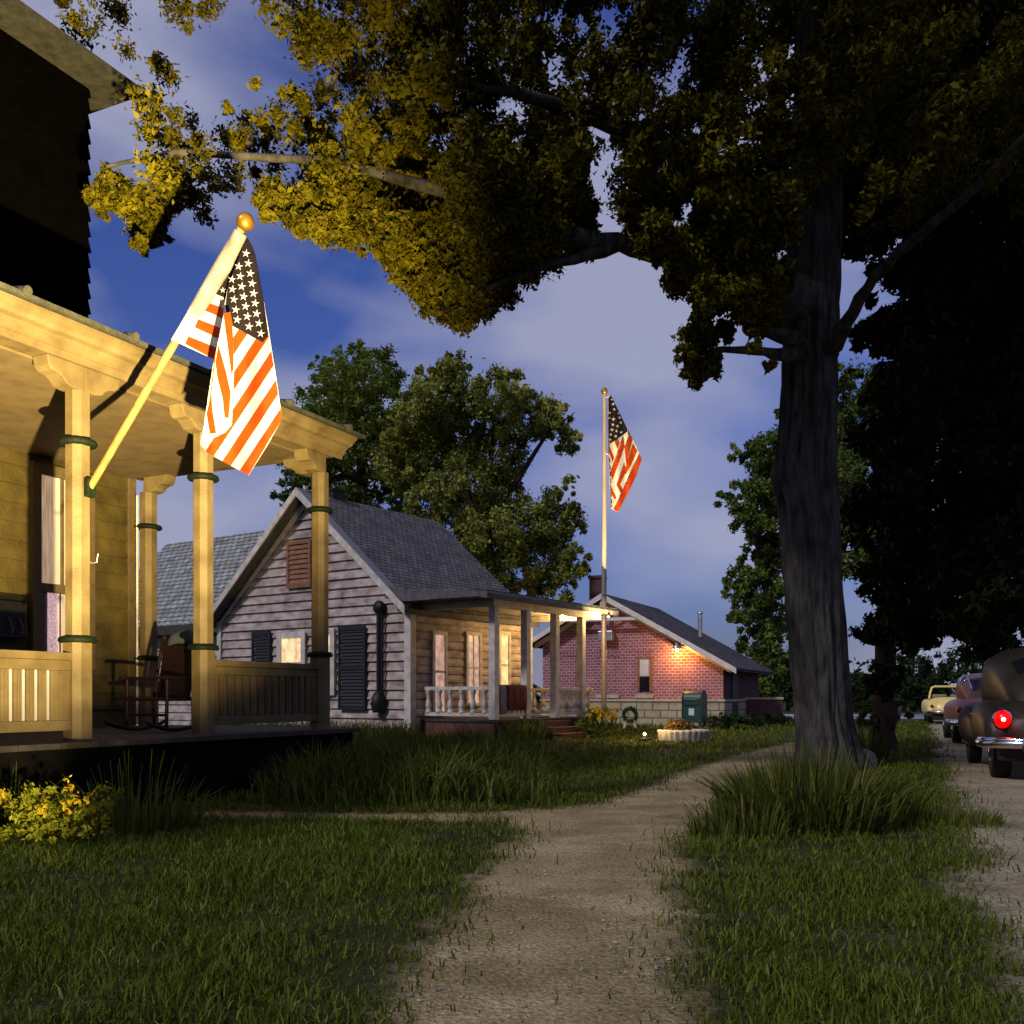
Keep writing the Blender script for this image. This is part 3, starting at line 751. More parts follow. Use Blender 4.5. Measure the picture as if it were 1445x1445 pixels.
crest = [(-W2, 0.96), (-0.2, 0.965), (0, 0.96), (0.2, 0.965), (W2, 0.96), (W2 + 0.02, 1.08), (0.18, 1.14), (0, 1.165), (-0.18, 1.14), (-W2 - 0.02, 1.08)]
mb.prism([FC(x, -0.30 - (z - 0.8) * 0.35, z) for x, z in crest], FC.n * 0.035); mb.build("crest_rail", M['redpaint'], rch, bevel=0.008)
for k in range(5):
    x = -0.2 + k * 0.1
    mb = MB(); mb.prism([FC(x - 0.043, -0.235, 0.40), FC(x + 0.043, -0.235, 0.40), FC(x + 0.043, -0.352, 0.97), FC(x - 0.043, -0.352, 0.97)], FC.n * 0.02); mb.build("back_slat", M['redpaint'], rch)
mb = MB(); mb.tube([FC(-W2, 0.22, 0.2), FC(W2, 0.22, 0.2)], 0.016, 8); mb.build("stretcher", M['redpaint'], rch)
mb = MB()
q = []; fs = []; nu, nv = 9, 9
for i in range(nu):
    for j in range(nv):
        u, v = i / (nu - 1) * 2 - 1, j / (nv - 1)
        zz = 1.155 + 0.075 * math.sin(math.pi * v) * (1 - 0.75 * u * u) - 0.03 * u * u
        q.append(FC(0.03 + u * 0.19, -0.50 + v * 0.20, zz - (0.10 if v in (0, 1) else 0)))
for i in range(nu - 1):
    for j in range(nv - 1):
        k = i * nv + j; fs.append((k, k + 1, k + nv + 1, k + nv))
mb.smooth = True; mb.faces(q, fs)
cs = mb.build("folded_cloth", M['cushion']); sol = cs.modifiers.new("thick", 'SOLIDIFY'); sol.thickness = 0.02
tag(cs, "small slate blue cloth lying over the top of the dark red rocking chair", "cloth")

# ================================================================== FLAGS
def layer(mb, m, poly, depth, off=0.0, maxe=7.0, both=True):
    """a patch of cloth: photo outline -> its own curved sheet in space, subdivided; painted patches sit on both faces"""
    for sgn in ((1, -1) if (off and both) else (1,)):
        bm = bmesh.new()
        vs = [bm.verts.new((p[0], p[1], 0)) for p in poly]
        bm.faces.new(vs)
        bmesh.ops.triangulate(bm, faces=bm.faces[:], ngon_method='EAR_CLIP')
        for _ in range(5):
            es = [e for e in bm.edges if e.calc_length() > maxe]
            if not es: break
            bmesh.ops.subdivide_edges(bm, edges=es, cuts=1)
            bmesh.ops.triangulate(bm, faces=[f for f in bm.faces if len(f.verts) > 3])
        bm.verts.index_update()
        mb.mat(m); mb.smooth = True
        mb.faces([P(v.co.x, v.co.y, depth(v.co.x, v.co.y) - off * sgn) for v in bm.verts], [tuple(v.index for v in f.verts) for f in bm.faces])
        bm.free()
def star_layer(mb, m, cx, cy, r, rot, depth, off, both=True):
    p = star(cx, cy, r, rot); mb.mat(m); mb.smooth = False
    for sgn in ((1, -1) if both else (1,)):
        q = [P(cx, cy, depth(cx, cy) - off * sgn)] + [P(x, y, depth(x, y) - off * sgn) for x, y in p]
        mb.faces(q, [(0, 1 + k, 1 + (k + 1) % 10) for k in range(10)])
def star(cx, cy, r, rot=0.0):
    return [(cx + (r if k % 2 == 0 else r * 0.31) * math.sin(rot + k * math.pi / 5), cy - (r if k % 2 == 0 else r * 0.31) * math.cos(rot + k * math.pi / 5)) for k in range(10)]

# --- flag on the porch post
fl = thing("porch_flag", "large stars and stripes flag drooping from a yellow pole on the porch post", "flag", P(128, 685, 9.28))
pb, pt = P(127, 688, 9.30), P(341, 322, 8.55)
mb = MB(); mb.tube([pb, pb.lerp(pt, 0.5), pt], [0.034, 0.036, 0.036], 12); mb.build("flag_pole", M['poleyellow'], fl)
mb = MB(); mb.ball(pt + (pt - pb).normalized() * 0.06, 0.078, 18); mb.build("finial", M['gold'], fl)
s0, s1 = P(248, 481, 8.86), P(335, 328, 8.57)
mb = MB(); mb.tube([s0 + Vector((0.02, 0, 0.0)), s0.lerp(s1, 0.33) + Vector((0.03, 0, 0)), s0.lerp(s1, 0.7) + Vector((0.04, 0, 0.0)), s1 + Vector((0.03, 0, 0))], [0.050, 0.066, 0.075, 0.060], 12); mb.build("sleeve", M['sleeve'], fl)
mb = MB(); mb.box(Fr(pb, FY.u, FY.n), -0.05, 0.05, -0.10, 0.03, -0.09, 0.09); mb.build("pole_bracket", M['green'], fl, bevel=0.01)
def Z1(l): return [(220 + x / 3.286, 280 + y / 3.286) for x, y in l]
dback = lambda x, y: 8.66 + (y - 330) * 0.0009 + 0.03 * math.sin(x * 0.09)
dmain = lambda x, y: 8.50 + 0.055 * math.sin((x - 330) * 0.085 + y * 0.012) * min(1, (y - 330) / 120) + 0.02 * math.sin(x * .16 - y * .03) + (397 - x) * 0.0016
def dfold(x, y):
    return 8.36 + 0.05 * math.cos((x - 300) * 0.06) + 0.00012 * (x - 305) ** 2
cl1 = MB()
layer(cl1, M['clothwhite'], Z1([(395, 165), (425, 180), (345, 440), (325, 560), (300, 640), (268, 745), (70, 655), (180, 470), (270, 320)]), dback)
layer(cl1, M['clothblue'], Z1([(420, 185), (380, 250), (330, 320), (272, 442), (322, 462), (350, 400)]), dback, 0.008)
star_layer(cl1, M['clothwhite'], *Z1([(310, 425)])[0], 4.6, 0, dback, 0.020, False)
for st in ([(238, 482), (314, 510), (308, 554), (225, 520)], [(196, 560), (298, 600), (292, 650), (180, 598)], [(151, 640), (288, 695), (270, 746), (135, 675)]):
    layer(cl1, M['clothred'], Z1(st), dback, 0.008)
main = [(422, 178), (445, 215), (462, 260), (480, 360), (500, 470), (524, 635), (550, 780), (575, 950), (583, 1005), (575, 1040), (520, 1140), (430, 1284), (240, 1180), (205, 1140), (225, 1100),
        (290, 900), (335, 700), (330, 545), (322, 500), (335, 400), (385, 270)]
layer(cl1, M['clothwhite'], Z1(main), dmain)
mconv = [(350, 590), (495, 668), (524, 635), (550, 780), (575, 950), (583, 1005), (575, 1040), (520, 1140), (430, 1284), (240, 1180), (205, 1140), (225, 1100), (290, 900), (345, 700)]
def q_clip(poly, lo, hi):
    p = clip(poly, 0.835, 0.55, lo); return clip(p, -0.835, -0.55, -hi)
hull = [(352, 592), (495, 668), (524, 635), (583, 1005), (575, 1040), (430, 1284), (240, 1180), (205, 1140)]
for k in range(0, 11, 2):
    p = q_clip(hull, 1064 - 45.5 * (k + 1), 1064 - 45.5 * k)
    if len(p) >= 3: layer(cl1, M['clothred'], Z1(p), dmain, 0.008)
layer(cl1, M['clothblue'], Z1([(422, 178), (445, 215), (462, 260), (480, 360), (500, 470), (522, 632), (495, 668), (352, 590), (330, 545), (322, 500), (335, 400), (385, 270)]), dmain, 0.010)
for (x, y) in [(418, 255), (428, 301), (438, 348), (446, 394), (453, 440), (460, 486), (467, 534), (478, 579), (487, 626), (384, 315), (391, 361), (398, 408), (407, 455), (416, 500), (424, 547), (432, 594),
               (353, 375), (355, 421), (362, 468), (370, 516), (377, 562)]:
    star_layer(cl1, M['clothwhite'], *Z1([(x, y)])[0], 6.4, 0.15, dmain, 0.024)
layer(cl1, M['clothwhite'], Z1([(315, 535), (345, 526), (356, 590), (362, 800), (352, 1050), (320, 1086), (268, 1098), (226, 1122), (207, 1146), (240, 970), (265, 770), (300, 610)]), dfold)
for st in ([(282, 690), (270, 750), (250, 930), (235, 1000), (250, 1092), (280, 1088), (262, 980), (258, 900)], [(313, 535), (345, 526), (356, 590), (361, 780), (352, 830), (340, 640)],
           [(290, 680), (276, 760), (285, 830), (310, 930), (318, 1015), (338, 1020), (347, 900), (325, 800)]):
    layer(cl1, M['clothred'], Z1(st), dfold, 0.008)
cl1.build("cloth", None, fl)

# --- flag on the tall pole
F2D = 30.0
f2 = thing("flagpole", "tall slim pole flying a stars and stripes flag before the brick building", "flagpole", P(852, 1033, F2D))
p0, p1 = Vector(P(852, 1033, F2D)), P(853, 557, F2D)
p0.z = 0
mb = MB(); mb.tube([p0, p0.lerp(p1, 0.45), p1], [0.085, 0.075, 0.062], 12); mb.build("pole", M['polemetal'], f2)
mb = MB(); mb.ball(P(853, 552, F2D), 0.105, 16); mb.build("finial", M['gold'], f2)
mb = MB()
for (xa, py, xb, dd) in ((853, 560, 858, .03), (853, 640, 858, .03), (850, 838, 856, .1)):
    mb = MB(); mb.tube([P(xa, py, F2D - dd), P(xb, py + 1, F2D - dd)], 0.016, 6); mb.build("snap_hook", M['steel'], f2)
def Z2(l): return [(830 + x / 6.57, 520 + y / 6.57) for x, y in l]
d2 = lambda x, y: F2D - 0.05 + 0.16 * math.sin((x - 858) * 0.22 - (y - 560) * 0.01) - (x - 858) * 0.008
c2 = MB()
layer(c2, M['clothwhite'], Z2([(183, 252), (212, 248), (290, 410), (370, 570), (410, 650), (498, 838), (472, 880), (440, 1010), (372, 1150), (275, 1332), (210, 1300), (203, 1050), (188, 800), (186, 500)]), d2, maxe=5)
layer(c2, M['clothblue'], Z2([(187, 290), (212, 252), (290, 410), (368, 578), (338, 606), (200, 700), (190, 500)]), d2, 0.03, 5)
for st in ([(326, 625), (338, 720), (225, 1040), (206, 970), (262, 810)], [(195, 712), (240, 830), (228, 875), (199, 790)], [(384, 612), (412, 662), (352, 900), (336, 740)],
           [(335, 872), (350, 960), (290, 1085), (262, 1085)], [(417, 700), (455, 768), (395, 900), (345, 990), (345, 925)], [(262, 1080), (300, 1085), (330, 1150), (312, 1180)],
           [(472, 795), (498, 838), (472, 880), (440, 1010), (372, 1150), (275, 1332), (238, 1308), (330, 1170), (400, 1040), (440, 930)], [(204, 1080), (262, 1200), (245, 1216), (208, 1140)],
           [(240, 672), (272, 745), (290, 690), (270, 655)]):
    layer(c2, M['clothred'], Z2(st), d2, 0.03, 5)
for (x, y, r) in [(232, 330, 2.6), (243, 378, 2.4), (200, 410, 2.2), (234, 470, 2.9), (292, 455, 2.4), (228, 520, 2.8), (302, 500, 2.3), (272, 535, 2.7), (220, 568, 2.9), (262, 580, 2.4), (305, 592, 2.4), (210, 612, 2.4), (256, 628, 2.5), (205, 660, 2.2), (218, 288, 1.8), (282, 415, 1.8), (196, 460, 2.0)]:
    star_layer(c2, M['clothwhite'], *Z2([(x, y)])[0], r * 1.05, 0.1, d2, 0.06)
c2.build("flag_cloth", None, f2)
# ground floodlight for it
gl0 = G(911, 1047)
gl = thing("ground_floodlight", "small black floodlight glowing in the lawn beside the white planter", "floodlight", gl0)
FG = Fr(gl0, (1, 0, 0), (0, -1, 0))
mb = MB(); mb.box(FG, -0.16, 0.16, -0.08, 0.08, 0.0, 0.10); mb.build("housing", M['blackmetal'], gl, bevel=0.02)
mb = MB(); mb.tube([FG(0, 0, 0.09), FG(-0.02, -0.03, 0.15)], 0.035, 10); mb.build("lamp_head", M['blackmetal'], gl)
mb = MB(); mb.ball(FG(-0.02, -0.02, 0.19), 0.035, 10); mb.build("bulb", M['bulb'], gl)
spot("ground_floodlight_beam", FG(-0.03, -0.06, 0.30), P(872, 650, F2D), 24000, (1.0, 0.74, 0.34), 36, 0.5, 0.04)
point("ground_floodlight_spill", FG(-0.10, 0.50, 0.75), 70, (1.0, 0.66, 0.26), 0.05)

# ================================================================== WHITE HOUSE
R0 = Vector((-2.57, 25.0, 0))
GU, GN = Vector((-0.819, 0.573, 0)), Vector((-0.573, -0.819, 0))
FWG = Fr(R0, GU, GN)                  # gable front: a runs left from the near corner
FWR = Fr(R0, -GN, -GU)                # right side: a runs back from the same corner, n outwards over the porch
wh = thing("white_house", "weathered white clapboard house with steep grey gable roof and lit side porch", "house", FWG(3.65, -3, 0))
EV, AP, HALF, LEN = 3.42, 6.62, 3.65, 5.35
BASE = 0.28
slope = (AP - EV) / HALF
mb = MB()
mb.siding(FWG, [(0.0, BASE), (2 * HALF, BASE), (2 * HALF, EV), (HALF, AP), (0, EV)], 0.245, 0.065, 0.0, rnd)
mb.prism([FWG(0.0, -0.004, 0.0), FWG(2 * HALF, -0.004, 0.0), FWG(2 * HALF, -0.004, EV - 0.05), FWG(HALF, -0.004, AP - 0.06), FWG(0.0, -0.004, EV - 0.05)], -GN * (LEN - 0.01))
mb.build("gable_wall", M['white'], wh)
# side wall: rounded log-like siding
mb = MB(); mb.smooth = False
c = BASE + 0.27
while c < 3.5:
    q = []
    for k in range(5):
        ang = math.pi * k / 4
        q.append((0.05 * math.sin(ang), c + 0.11 - 0.11 * math.cos(ang)))
    for k in range(4):
        (b0_, z0_), (b1_, z1_) = q[k], q[k + 1]
        mb.face([FWR(0.08, b0_, z0_), FWR(LEN, b0_, z0_), FWR(LEN, b1_, z1_), FWR(0.08, b1_, z1_)])
    c += 0.22
mb.build("side_wall", M['white'], wh)
# roof
def slab(fr_cross, pts, ext, name, m, parent):
    mb = MB(); mb.prism(pts, ext); return mb.build(name, m, parent)
OVF = 0.42
th = 0.15
def gslab(a_end, name, m):
    e = AP + 0.06 - slope * abs(HALF - a_end)
    pts = [FWG(HALF, OVF, AP + 0.06), FWG(a_end, OVF, e), FWG(a_end, OVF, e - .03), FWG(HALF, OVF, AP + 0.03)]
    o = slab(None, pts, -GN * (LEN + OVF + 0.25), name, m, wh)
    pts = [FWG(HALF, OVF, AP + 0.027), FWG(a_end, OVF, e - .033), FWG(a_end, OVF, e - th), FWG(HALF, OVF, AP + 0.06 - th)]
    slab(None, pts, -GN * (LEN + OVF + 0.24), "soffit", M['roofplain'], wh)
    return o
rf = gslab(-0.22, "roof", M['shingle'])
rf2 = gslab(2 * HALF + 0.25, "roof", M['shingle_wing'])
mb = MB()
for s, a_end in ((-1, -0.22), (1, 2 * HALF + 0.25)):     # barge boards under the verge, wide pale verge on top
    e = AP + 0.06 - slope * abs(HALF - a_end)
    mb.prism([FWG(HALF, OVF + 0.003, AP + 0.10), FWG(a_end, OVF + 0.003, e + 0.04), FWG(a_end, OVF + 0.003, e - 0.19), FWG(HALF, OVF + 0.003, AP - 0.13)], GN * 0.05)
mb.build("barge_board", M['whitetrim'], wh, bevel=0.01)
mb = MB()
for s, a_end in ((-1, -0.15), (1, 2 * HALF + 0.18)):
    e = AP + 0.066 - slope * abs(HALF - a_end)
    mb.prism([FWG(HALF, OVF - 0.30, AP + 0.066), FWG(a_end, OVF - 0.30, e), FWG(a_end, OVF - 0.30, e + 0.03), FWG(HALF, OVF - 0.30, AP + 0.10)], GN * 0.30)
mb.build("verge_strip", M['greycloth'], wh)
mb = MB()
e0 = 0.10
mb.prism([FWG(HALF, 0.06, AP - 0.12), FWG(0.06, 0.06, EV - 0.04 - 0.08), FWG(0.06, 0.06, EV - 0.24), FWG(HALF, 0.06, AP - 0.34)], GN * 0.03)
mb.prism([FWG(HALF, 0.06, AP - 0.12), FWG(2 * HALF - 0.06, 0.06, EV - 0.12), FWG(2 * HALF - 0.06, 0.06, EV - 0.24), FWG(HALF, 0.06, AP - 0.34)], GN * 0.03)
mb.build("rake_trim", M['whitetrim'], wh)
mb = MB(); mb.box(FWG, -0.105, 0.11, -0.11, 0.105, 0.0, EV - 0.16); mb.build("corner_board", M['whitetrim'], wh, bevel=0.01)
mb = MB(); mb.box(FWG, 2 * HALF - 0.10, 2 * HALF + 0.08, -0.10, 0.105, 0.0, EV - 0.14); mb.build("corner_board", M['whitetrim'], wh, bevel=0.01)
mb = MB(); mb.box(FWR, LEN - 0.02, LEN + 0.10, -0.10, 0.075, 0.5, 3.5); mb.build("corner_board", M['whitetrim'], wh, bevel=0.01)
# wing running left
WA = 15.0
mb = MB(); mb.siding(FWG, [(2 * HALF + 0.09, 0.1), (WA, 0.1), (WA, 3.3), (2 * HALF + 0.09, 3.3)], 0.245, 0.05, -0.62, rnd)
mb.box(FWG, 2 * HALF + 0.09, WA, -6.5, -0.625, 0.0, 3.3); mb.build("wing_wall", M['white'], wh)
wr, we, wrb, web = 6.75, 3.34, -3.9, -0.16
mb = MB(); mb.prism([FWG(5.2, wrb, wr), FWG(5.2, web, we), FWG(5.2, web, we - 0.13), FWG(5.2, wrb, wr - 0.16), FWG(5.2, -7.3, we - 0.2), FWG(5.2, -7.3, we)], GU * (WA + 0.3 - 5.2))
mb.build("wing_roof", M['shingle_wing'], wh)
mb = MB(); mb.box(FWG, 2 * HALF + 0.3, WA + 0.3, web - 0.03, web + 0.05, we - 0.34, we - 0.05); mb.box(FWG, 2 * HALF + 0.3, WA + 0.3, -0.58, web - 0.032, we - 0.34, we - 0.27); mb.build("eave_board", M['roofdark'], wh)
# chimney
ch = FWR(1.1, -HALF - 0.15, 0)
FCH = Fr(ch, FWR.u, FWR.n)
mb = MB(); mb.box(FCH, -0.24, 0.24, -0.22, 0.22, 5.8, 6.86); mb.box(FCH, -0.28, 0.28, -0.26, 0.26, 6.861, 6.92); mb.build("chimney", M['iron'], wh)
# gable vent
va0, va1 = sa(FWG, 443), sa(FWG, 409)
vz1, vz0 = sz(FWG, 425, 764), sz(FWG, 425, 830)
mb = MB()
for (a0, a1, z0, z1) in ((va0, va0 + .09, vz0, vz1), (va1 - .09, va1, vz0, vz1), (va0 + .09, va1 - .09, vz1 - .09, vz1), (va0 + .09, va1 - .09, vz0, vz0 + .12)):
    mb.box(FWG, a0, a1, 0.02, 0.135, z0, z1)
v = mb.build("gable_vent", M['brownwood'], wh)
mb = MB(); k = 8; h = (vz1 - vz0 - 0.21) / k
for i in range(k):
    z = vz0 + 0.12 + i * h
    mb.prism([FWG(va0 + .09, 0.125, z), FWG(va0 + .09, 0.125, z + 0.015), FWG(va0 + .09, 0.088, z + h * 0.95), FWG(va0 + .09, 0.088, z + h * 0.8)], GU * (va1 - va0 - 0.18))
mb.build("louvre", M['brownwood'], v)
# gable windows
def window(fr, a0, a1, z0, z1, fw, pane_m, parent, b=0.05, mid=True, mull=False, frame_m=None, dep=0.05):
    fm = frame_m or M['whitetrim']
    mb = MB()
    mb.box(fr, a0 - fw, a0, b, b + dep, z0 - fw * .8, z1 + fw); mb.box(fr, a1, a1 + fw, b, b + dep, z0 - fw * .8, z1 + fw)
    mb.box(fr, a0, a1, b, b + dep, z1, z1 + fw); mb.box(fr, a0 - fw * 0.0, a1, b, b + dep + 0.04, z0 - fw * .8, z0)
    w = mb.build("window", fm, parent, bevel=0.006)
    mb = MB(); mb.box(fr, a0, a1, b - 0.03, b + 0.012, z0, z1); mb.build("pane", pane_m, w)
    if mid or mull:
        mb = MB()
        zc = z0 + (z1 - z0) * 0.52
        if mid: mb.box(fr, a0, a1, b + 0.013, b + 0.035, zc - 0.03, zc + 0.03)
        if mull: mb.box(fr, (a0 + a1) / 2 - 0.018, (a0 + a1) / 2 + 0.018, b + 0.013, b + 0.031, z0, z1)
        mb.build("sash", fm, w)
    return w
a1, a0 = sa(FWG, 399, .06), sa(FWG, 427, .06)
zt, zb = sz(FWG, 412, 901, .06), 1.25
window(FWG, a0, a1, zb, zt, 0.17, M['winwarm'], wh, 0.092)
a1, a0 = sa(FWG, 450, .06), sa(FWG, 468, .06)
zt2 = sz(FWG, 460, 896, .06)
window(FWG, a0, a1, zb, zt2, 0.17, M['winwarm'], wh, 0.092)
def shutter(px0, px1, py0, py1):
    a1, a0 = sa(FWG, px0, .08), sa(FWG, px1, .08); z1, z0 = sz(FWG, (px0 + px1) / 2, py0, .08), sz(FWG, (px0 + px1) / 2, py1, .08)
    mb = MB(); w = 0.07
    mb.box(FWG, a0, a0 + w, 0.092, 0.142, z0, z1); mb.box(FWG, a1 - w, a1, 0.092, 0.142, z0, z1)
    for z in (z0, (z0 + z1) / 2 - .05, z1 - .1): mb.box(FWG, a0 + w, a1 - w, 0.092, 0.139, z, z + .1)
    n = int((z1 - z0) / 0.085)
    for i in range(n):
        z = z0 + (i + 0.3) * (z1 - z0) / n
        mb.prism([FWG(a0 + w, 0.134, z), FWG(a0 + w, 0.128, z + 0.012), FWG(a0 + w, 0.093, z + 0.07), FWG(a0 + w, 0.093, z + 0.05)], GU * (a1 - a0 - 2 * w))
    mb.build("shutter", M['shutter'], wh)
shutter(357, 383, 891, 1006); shutter(479, 517, 884, 1002)
# iron well-pump shaped ornament hung on the gable wall
po = thing("wall_pump", "dark iron hand pump with round head and long stem against the white gable", "pump", FWG(sa(FWG, 533, .2), 0.2, 0))
pa = sa(FWG, 533, .2)
mb = MB(); zt = sz(FWG, 533, 857, .2); zb_ = sz(FWG, 533, 1000, .2)
mb.tube([FWG(pa, .17, zb_), FWG(pa, .17, zt)], 0.055, 10); mb.tube([FWG(pa - .10, .17, zb_ + 0.4), FWG(pa - 0.10, .17, zt - 0.1)], 0.03, 8); mb.build("stem", M['iron'], po)
mb = MB(); mb.lathe(FWG(pa, .08, zt), [(0.05, 0), (0.17, 0.01), (0.18, 0.10), (0.13, 0.16), (0.03, 0.18)], 16, GN); mb.build("head", M['iron'], po)
mb = MB(); mb.lathe(FWG(pa, .17, zb_ - 0.1), [(0.15, 0), (0.19, 0.15), (0.21, 0.32), (0.13, 0.48), (0.06, 0.55)], 16); mb.build("base", M['iron'], po)
mb = MB(); mb.tube([FWG(pa + 0.05, .34, zb_ + 0.22), FWG(pa + 0.12, .36, zb_ + 0.12)], 0.045, 8); mb.build("spout", M['steel'], po)
# side windows and door
def swin(px0, px1, py0, py1, pm, **k):
    a0, a1 = sa(FWR, px0, .06), sa(FWR, px1, .06); pc = (px0 + px1) / 2
    return window(FWR, a0, a1, sz(FWR, pc, py1, .06), sz(FWR, pc, py0, .06), 0.10, pm, wh, 0.05, **k)
swin(613, 627, 896, 1004, M['winrose']); swin(660, 676, 897, 992, M['winrose'], mull=True); swin(706, 717, 896, 985, M['winwarm'])
# porch
PW, PA0, PA1 = 2.33, 0.42, 5.35
PF = 0.52
mb = MB()
n = 12
for i in range(n):
    b0_ = 0.06 + i * (PW + 0.12) / n
    mb.box(FWR, PA0 - 0.1, PA1 + 0.1, b0_, b0_ + (PW + 0.12) / n - 0.012, PF - 0.06, PF)
mb.build("porch_floor", M['deck'], wh)
mb = MB(); mb.box(FWR, PA0 - 0.06, PA1, PW - 0.04, PW + 0.03, 0, PF - 0.062); mb.box(FWR, PA0 - 0.06, PA0, 0.06, PW - 0.042, 0, PF - 0.062); mb.build("porch_skirting", M['steps'], wh)
posts_a = [sa(FWR, px, PW) for px in (697, 742, 783, 820)]
BT = 3.26
for a in posts_a:
    mb = MB(); mb.box(FWR, a - .095, a + .095, PW - .095, PW + .095, PF + 0.001, BT); mb.build("porch_post", M['whitetrim'], wh, bevel=0.012)
mb = MB(); mb.box(FWR, posts_a[0] - .12, PA1 + .05, PW - .09, PW + .09, BT, BT + .17); mb.box(FWR, posts_a[0] - .10, posts_a[0] + .08, 0.06, PW - .092, BT, BT + .17)
mb.box(FWR, PA1 - .12, PA1 + .05, 0.06, PW - .092, BT, BT + .17); mb.build("porch_beam", M['whitetrim'], wh)
mb = MB(); mb.prism([FWR(-.44, -0.45, 3.86), FWR(-.44, 0.4, 3.70), FWR(-.44, PW + .38, 3.56), FWR(-.44, PW + .42, 3.50), FWR(-.44, PW + .40, 3.38), FWR(-.44, PW + .10, 3.44), FWR(-.44, 0.2, 3.44), FWR(-.44, -0.45, 3.55)], FWR.u * (PA1 + 0.95)); pr_ = mb.build("porch_roof", M['roofplain'], wh)
mb = MB(); mb.prism([FWR(-.43, 0.0, 3.785), FWR(-.43, 0.4, 3.703), FWR(-.43, PW + .37, 3.563), FWR(-.43, PW + .37, 3.583), FWR(-.43, 0.4, 3.723), FWR(-.43, 0.0, 3.805)], FWR.u * (PA1 + 0.93)); mb.build("shingles", M['shingle'], pr_)
mb = MB(); mb.box(FWR, PA0, PA1, 0.06, PW - .1, BT + .175, BT + .19); mb.build("porch_ceiling", M['whitetrim'], wh)
def turned(fr, a, b, z0, z1, r=0.052):
    mb = MB(); h = z1 - z0
    prof = [(r, 0), (r, .1 * h), (r * .55, .14 * h), (r * .9, .22 * h), (r * 1.05, .36 * h), (r * .8, .5 * h), (r * .5, .66 * h), (r * .75, .74 * h), (r * .55, .82 * h), (r, .88 * h), (r, h)]
    mb.lathe(fr(a, b, z0), prof, 10); return mb
RT = 1.33
def wrail(fr, a0, a1, b, step, r=0.055):
    mb = MB(); mb.box(fr, a0, a1, b - .06, b + .06, RT - .09, RT); o = mb.build("top_rail", M['whitetrim'], wh, bevel=0.01)
    mb = MB(); mb.box(fr, a0, a1, b - .045, b + .045, PF + .07, PF + .16); mb.build("bottom_rail", M['whitetrim'], wh, bevel=0.01)
    n = max(1, int((a1 - a0) / step))
    for i in range(n):
        turned(fr, a0 + (i + .5) * (a1 - a0) / n, b, PF + .161, RT - .091, r).build("baluster", M['whitetrim'], o)
FWX = Fr(FWR(posts_a[0], 0, 0), FWR.n, -FWR.u)          # near end of the porch
wrail(FWX, 0.10, PW - .1, 0.0, 0.33, 0.075)
wrail(FWR, posts_a[0] + .1, posts_a[1] - .1, PW, 0.17)
wrail(FWR, posts_a[2] + .1, posts_a[3] - .1, PW, 0.11, 0.05)
FWY = Fr(FWR(PA1 - 0.1, 0, 0), FWR.n, -FWR.u)
wrail(FWY, 0.12, PW - .1, 0.0, 0.30, 0.07)
# steps in front of the opening between second and third posts
s0_, s1_ = posts_a[1] + .12, posts_a[2] + .1
mb = MB()
for i in range(3):
    top = PF - 0.06 - (i + 0) * 0.15
    mb.box(FWR, s0_, s1_, PW + .14 + i * .30, PW + .14 + (i + 1) * .30 - 0.004, 0, top - .035 - i * 0.0)
    mb.box(FWR, s0_ - .04, s1_ + .04, PW + .14 + i * .30 - 0.0, PW + .14 + (i + 1) * .30 + .02 - 0.03, top - .034, top)
mb.build("front_steps", M['steps'], wh, bevel=0.008)
# porch lamp
pl_pos = FWR(4.75, 1.55, 3.30)
mb = MB(); mb.lathe(pl_pos + Vector((0, 0, 0.08)), [(0.02, -0.02), (0.10, 0.0), (0.03, 0.07), (0.02, 0.10)], 12)
lampo = mb.build("porch_lamp", M['iron'], wh)
mb = MB(); mb.ball(pl_pos + Vector((0, 0, 0.03)), 0.045, 10); mb.build("bulb", M['bulb'], lampo)
point("porch_lamp_light", pl_pos + Vector((0, 0, -0.12)), 170, (1.0, 0.60, 0.20), 0.06)
el_pos = FWR(5.3, PW + .39, 3.33)
mb = MB(); mb.lathe(el_pos, [(.05, 0), (.07, .03), (.03, .10), (.02, .12)], 10); el_ = mb.build("eave_lamp", M['iron'], wh)
mb = MB(); mb.ball(el_pos + Vector((0, 0, -.01)), 0.03, 8); mb.build("bulb", M['bulb'], el_)
point("eave_lamp_light", el_pos + Vector((0, 0, -0.14)), 170, (1.0, 0.62, 0.24), 0.05)
# blanket and cloth hung over the rail, door mat
def drape(a0, a1, z_front, z_back, name, m, label):
    mb = MB(); mb.smooth = True; q = []; fs = []; na = 16
    prof = [(PW + .085, z_front), (PW + .09, (z_front + RT) / 2), (PW + .085, RT - .05), (PW + .06, RT + .012), (PW, RT + .025), (PW - .06, RT + .012), (PW - .08, RT - .05), (PW - .085, z_back)]
    for i in range(na + 1):
        a = a0 + (a1 - a0) * i / na
        for j, (b, z) in enumerate(prof):
            wv = 0.018 * math.sin(i * 1.1) * (1 if j < 3 else 0.3)
            q.append(FWR(a, b + wv + 0.012 * (1 if j < 4 else 0), z))
    k = len(prof)
    for i in range(na):
        for j in range(k - 1):
            fs.append((i * k + j, i * k + j + 1, (i + 1) * k + j + 1, (i + 1) * k + j))
    mb.faces(q, fs); o = mb.build(name, m); s = o.modifiers.new("thick", 'SOLIDIFY'); s.thickness = 0.022
    tag(o, label, "blanket"); return o
am = sa(FWR, 715, PW + .1)
drape(posts_a[0] + .12, am - .02, 0.66, 1.0, "hanging_cloth", M['greycloth'], "plain grey cloth hung over the porch rail beside the rust red blanket")
drape(am + .02, posts_a[1] - .10, 0.74, 1.0, "hanging_blanket", M['blanket'], "rust red blanket hung over the white house's porch rail")
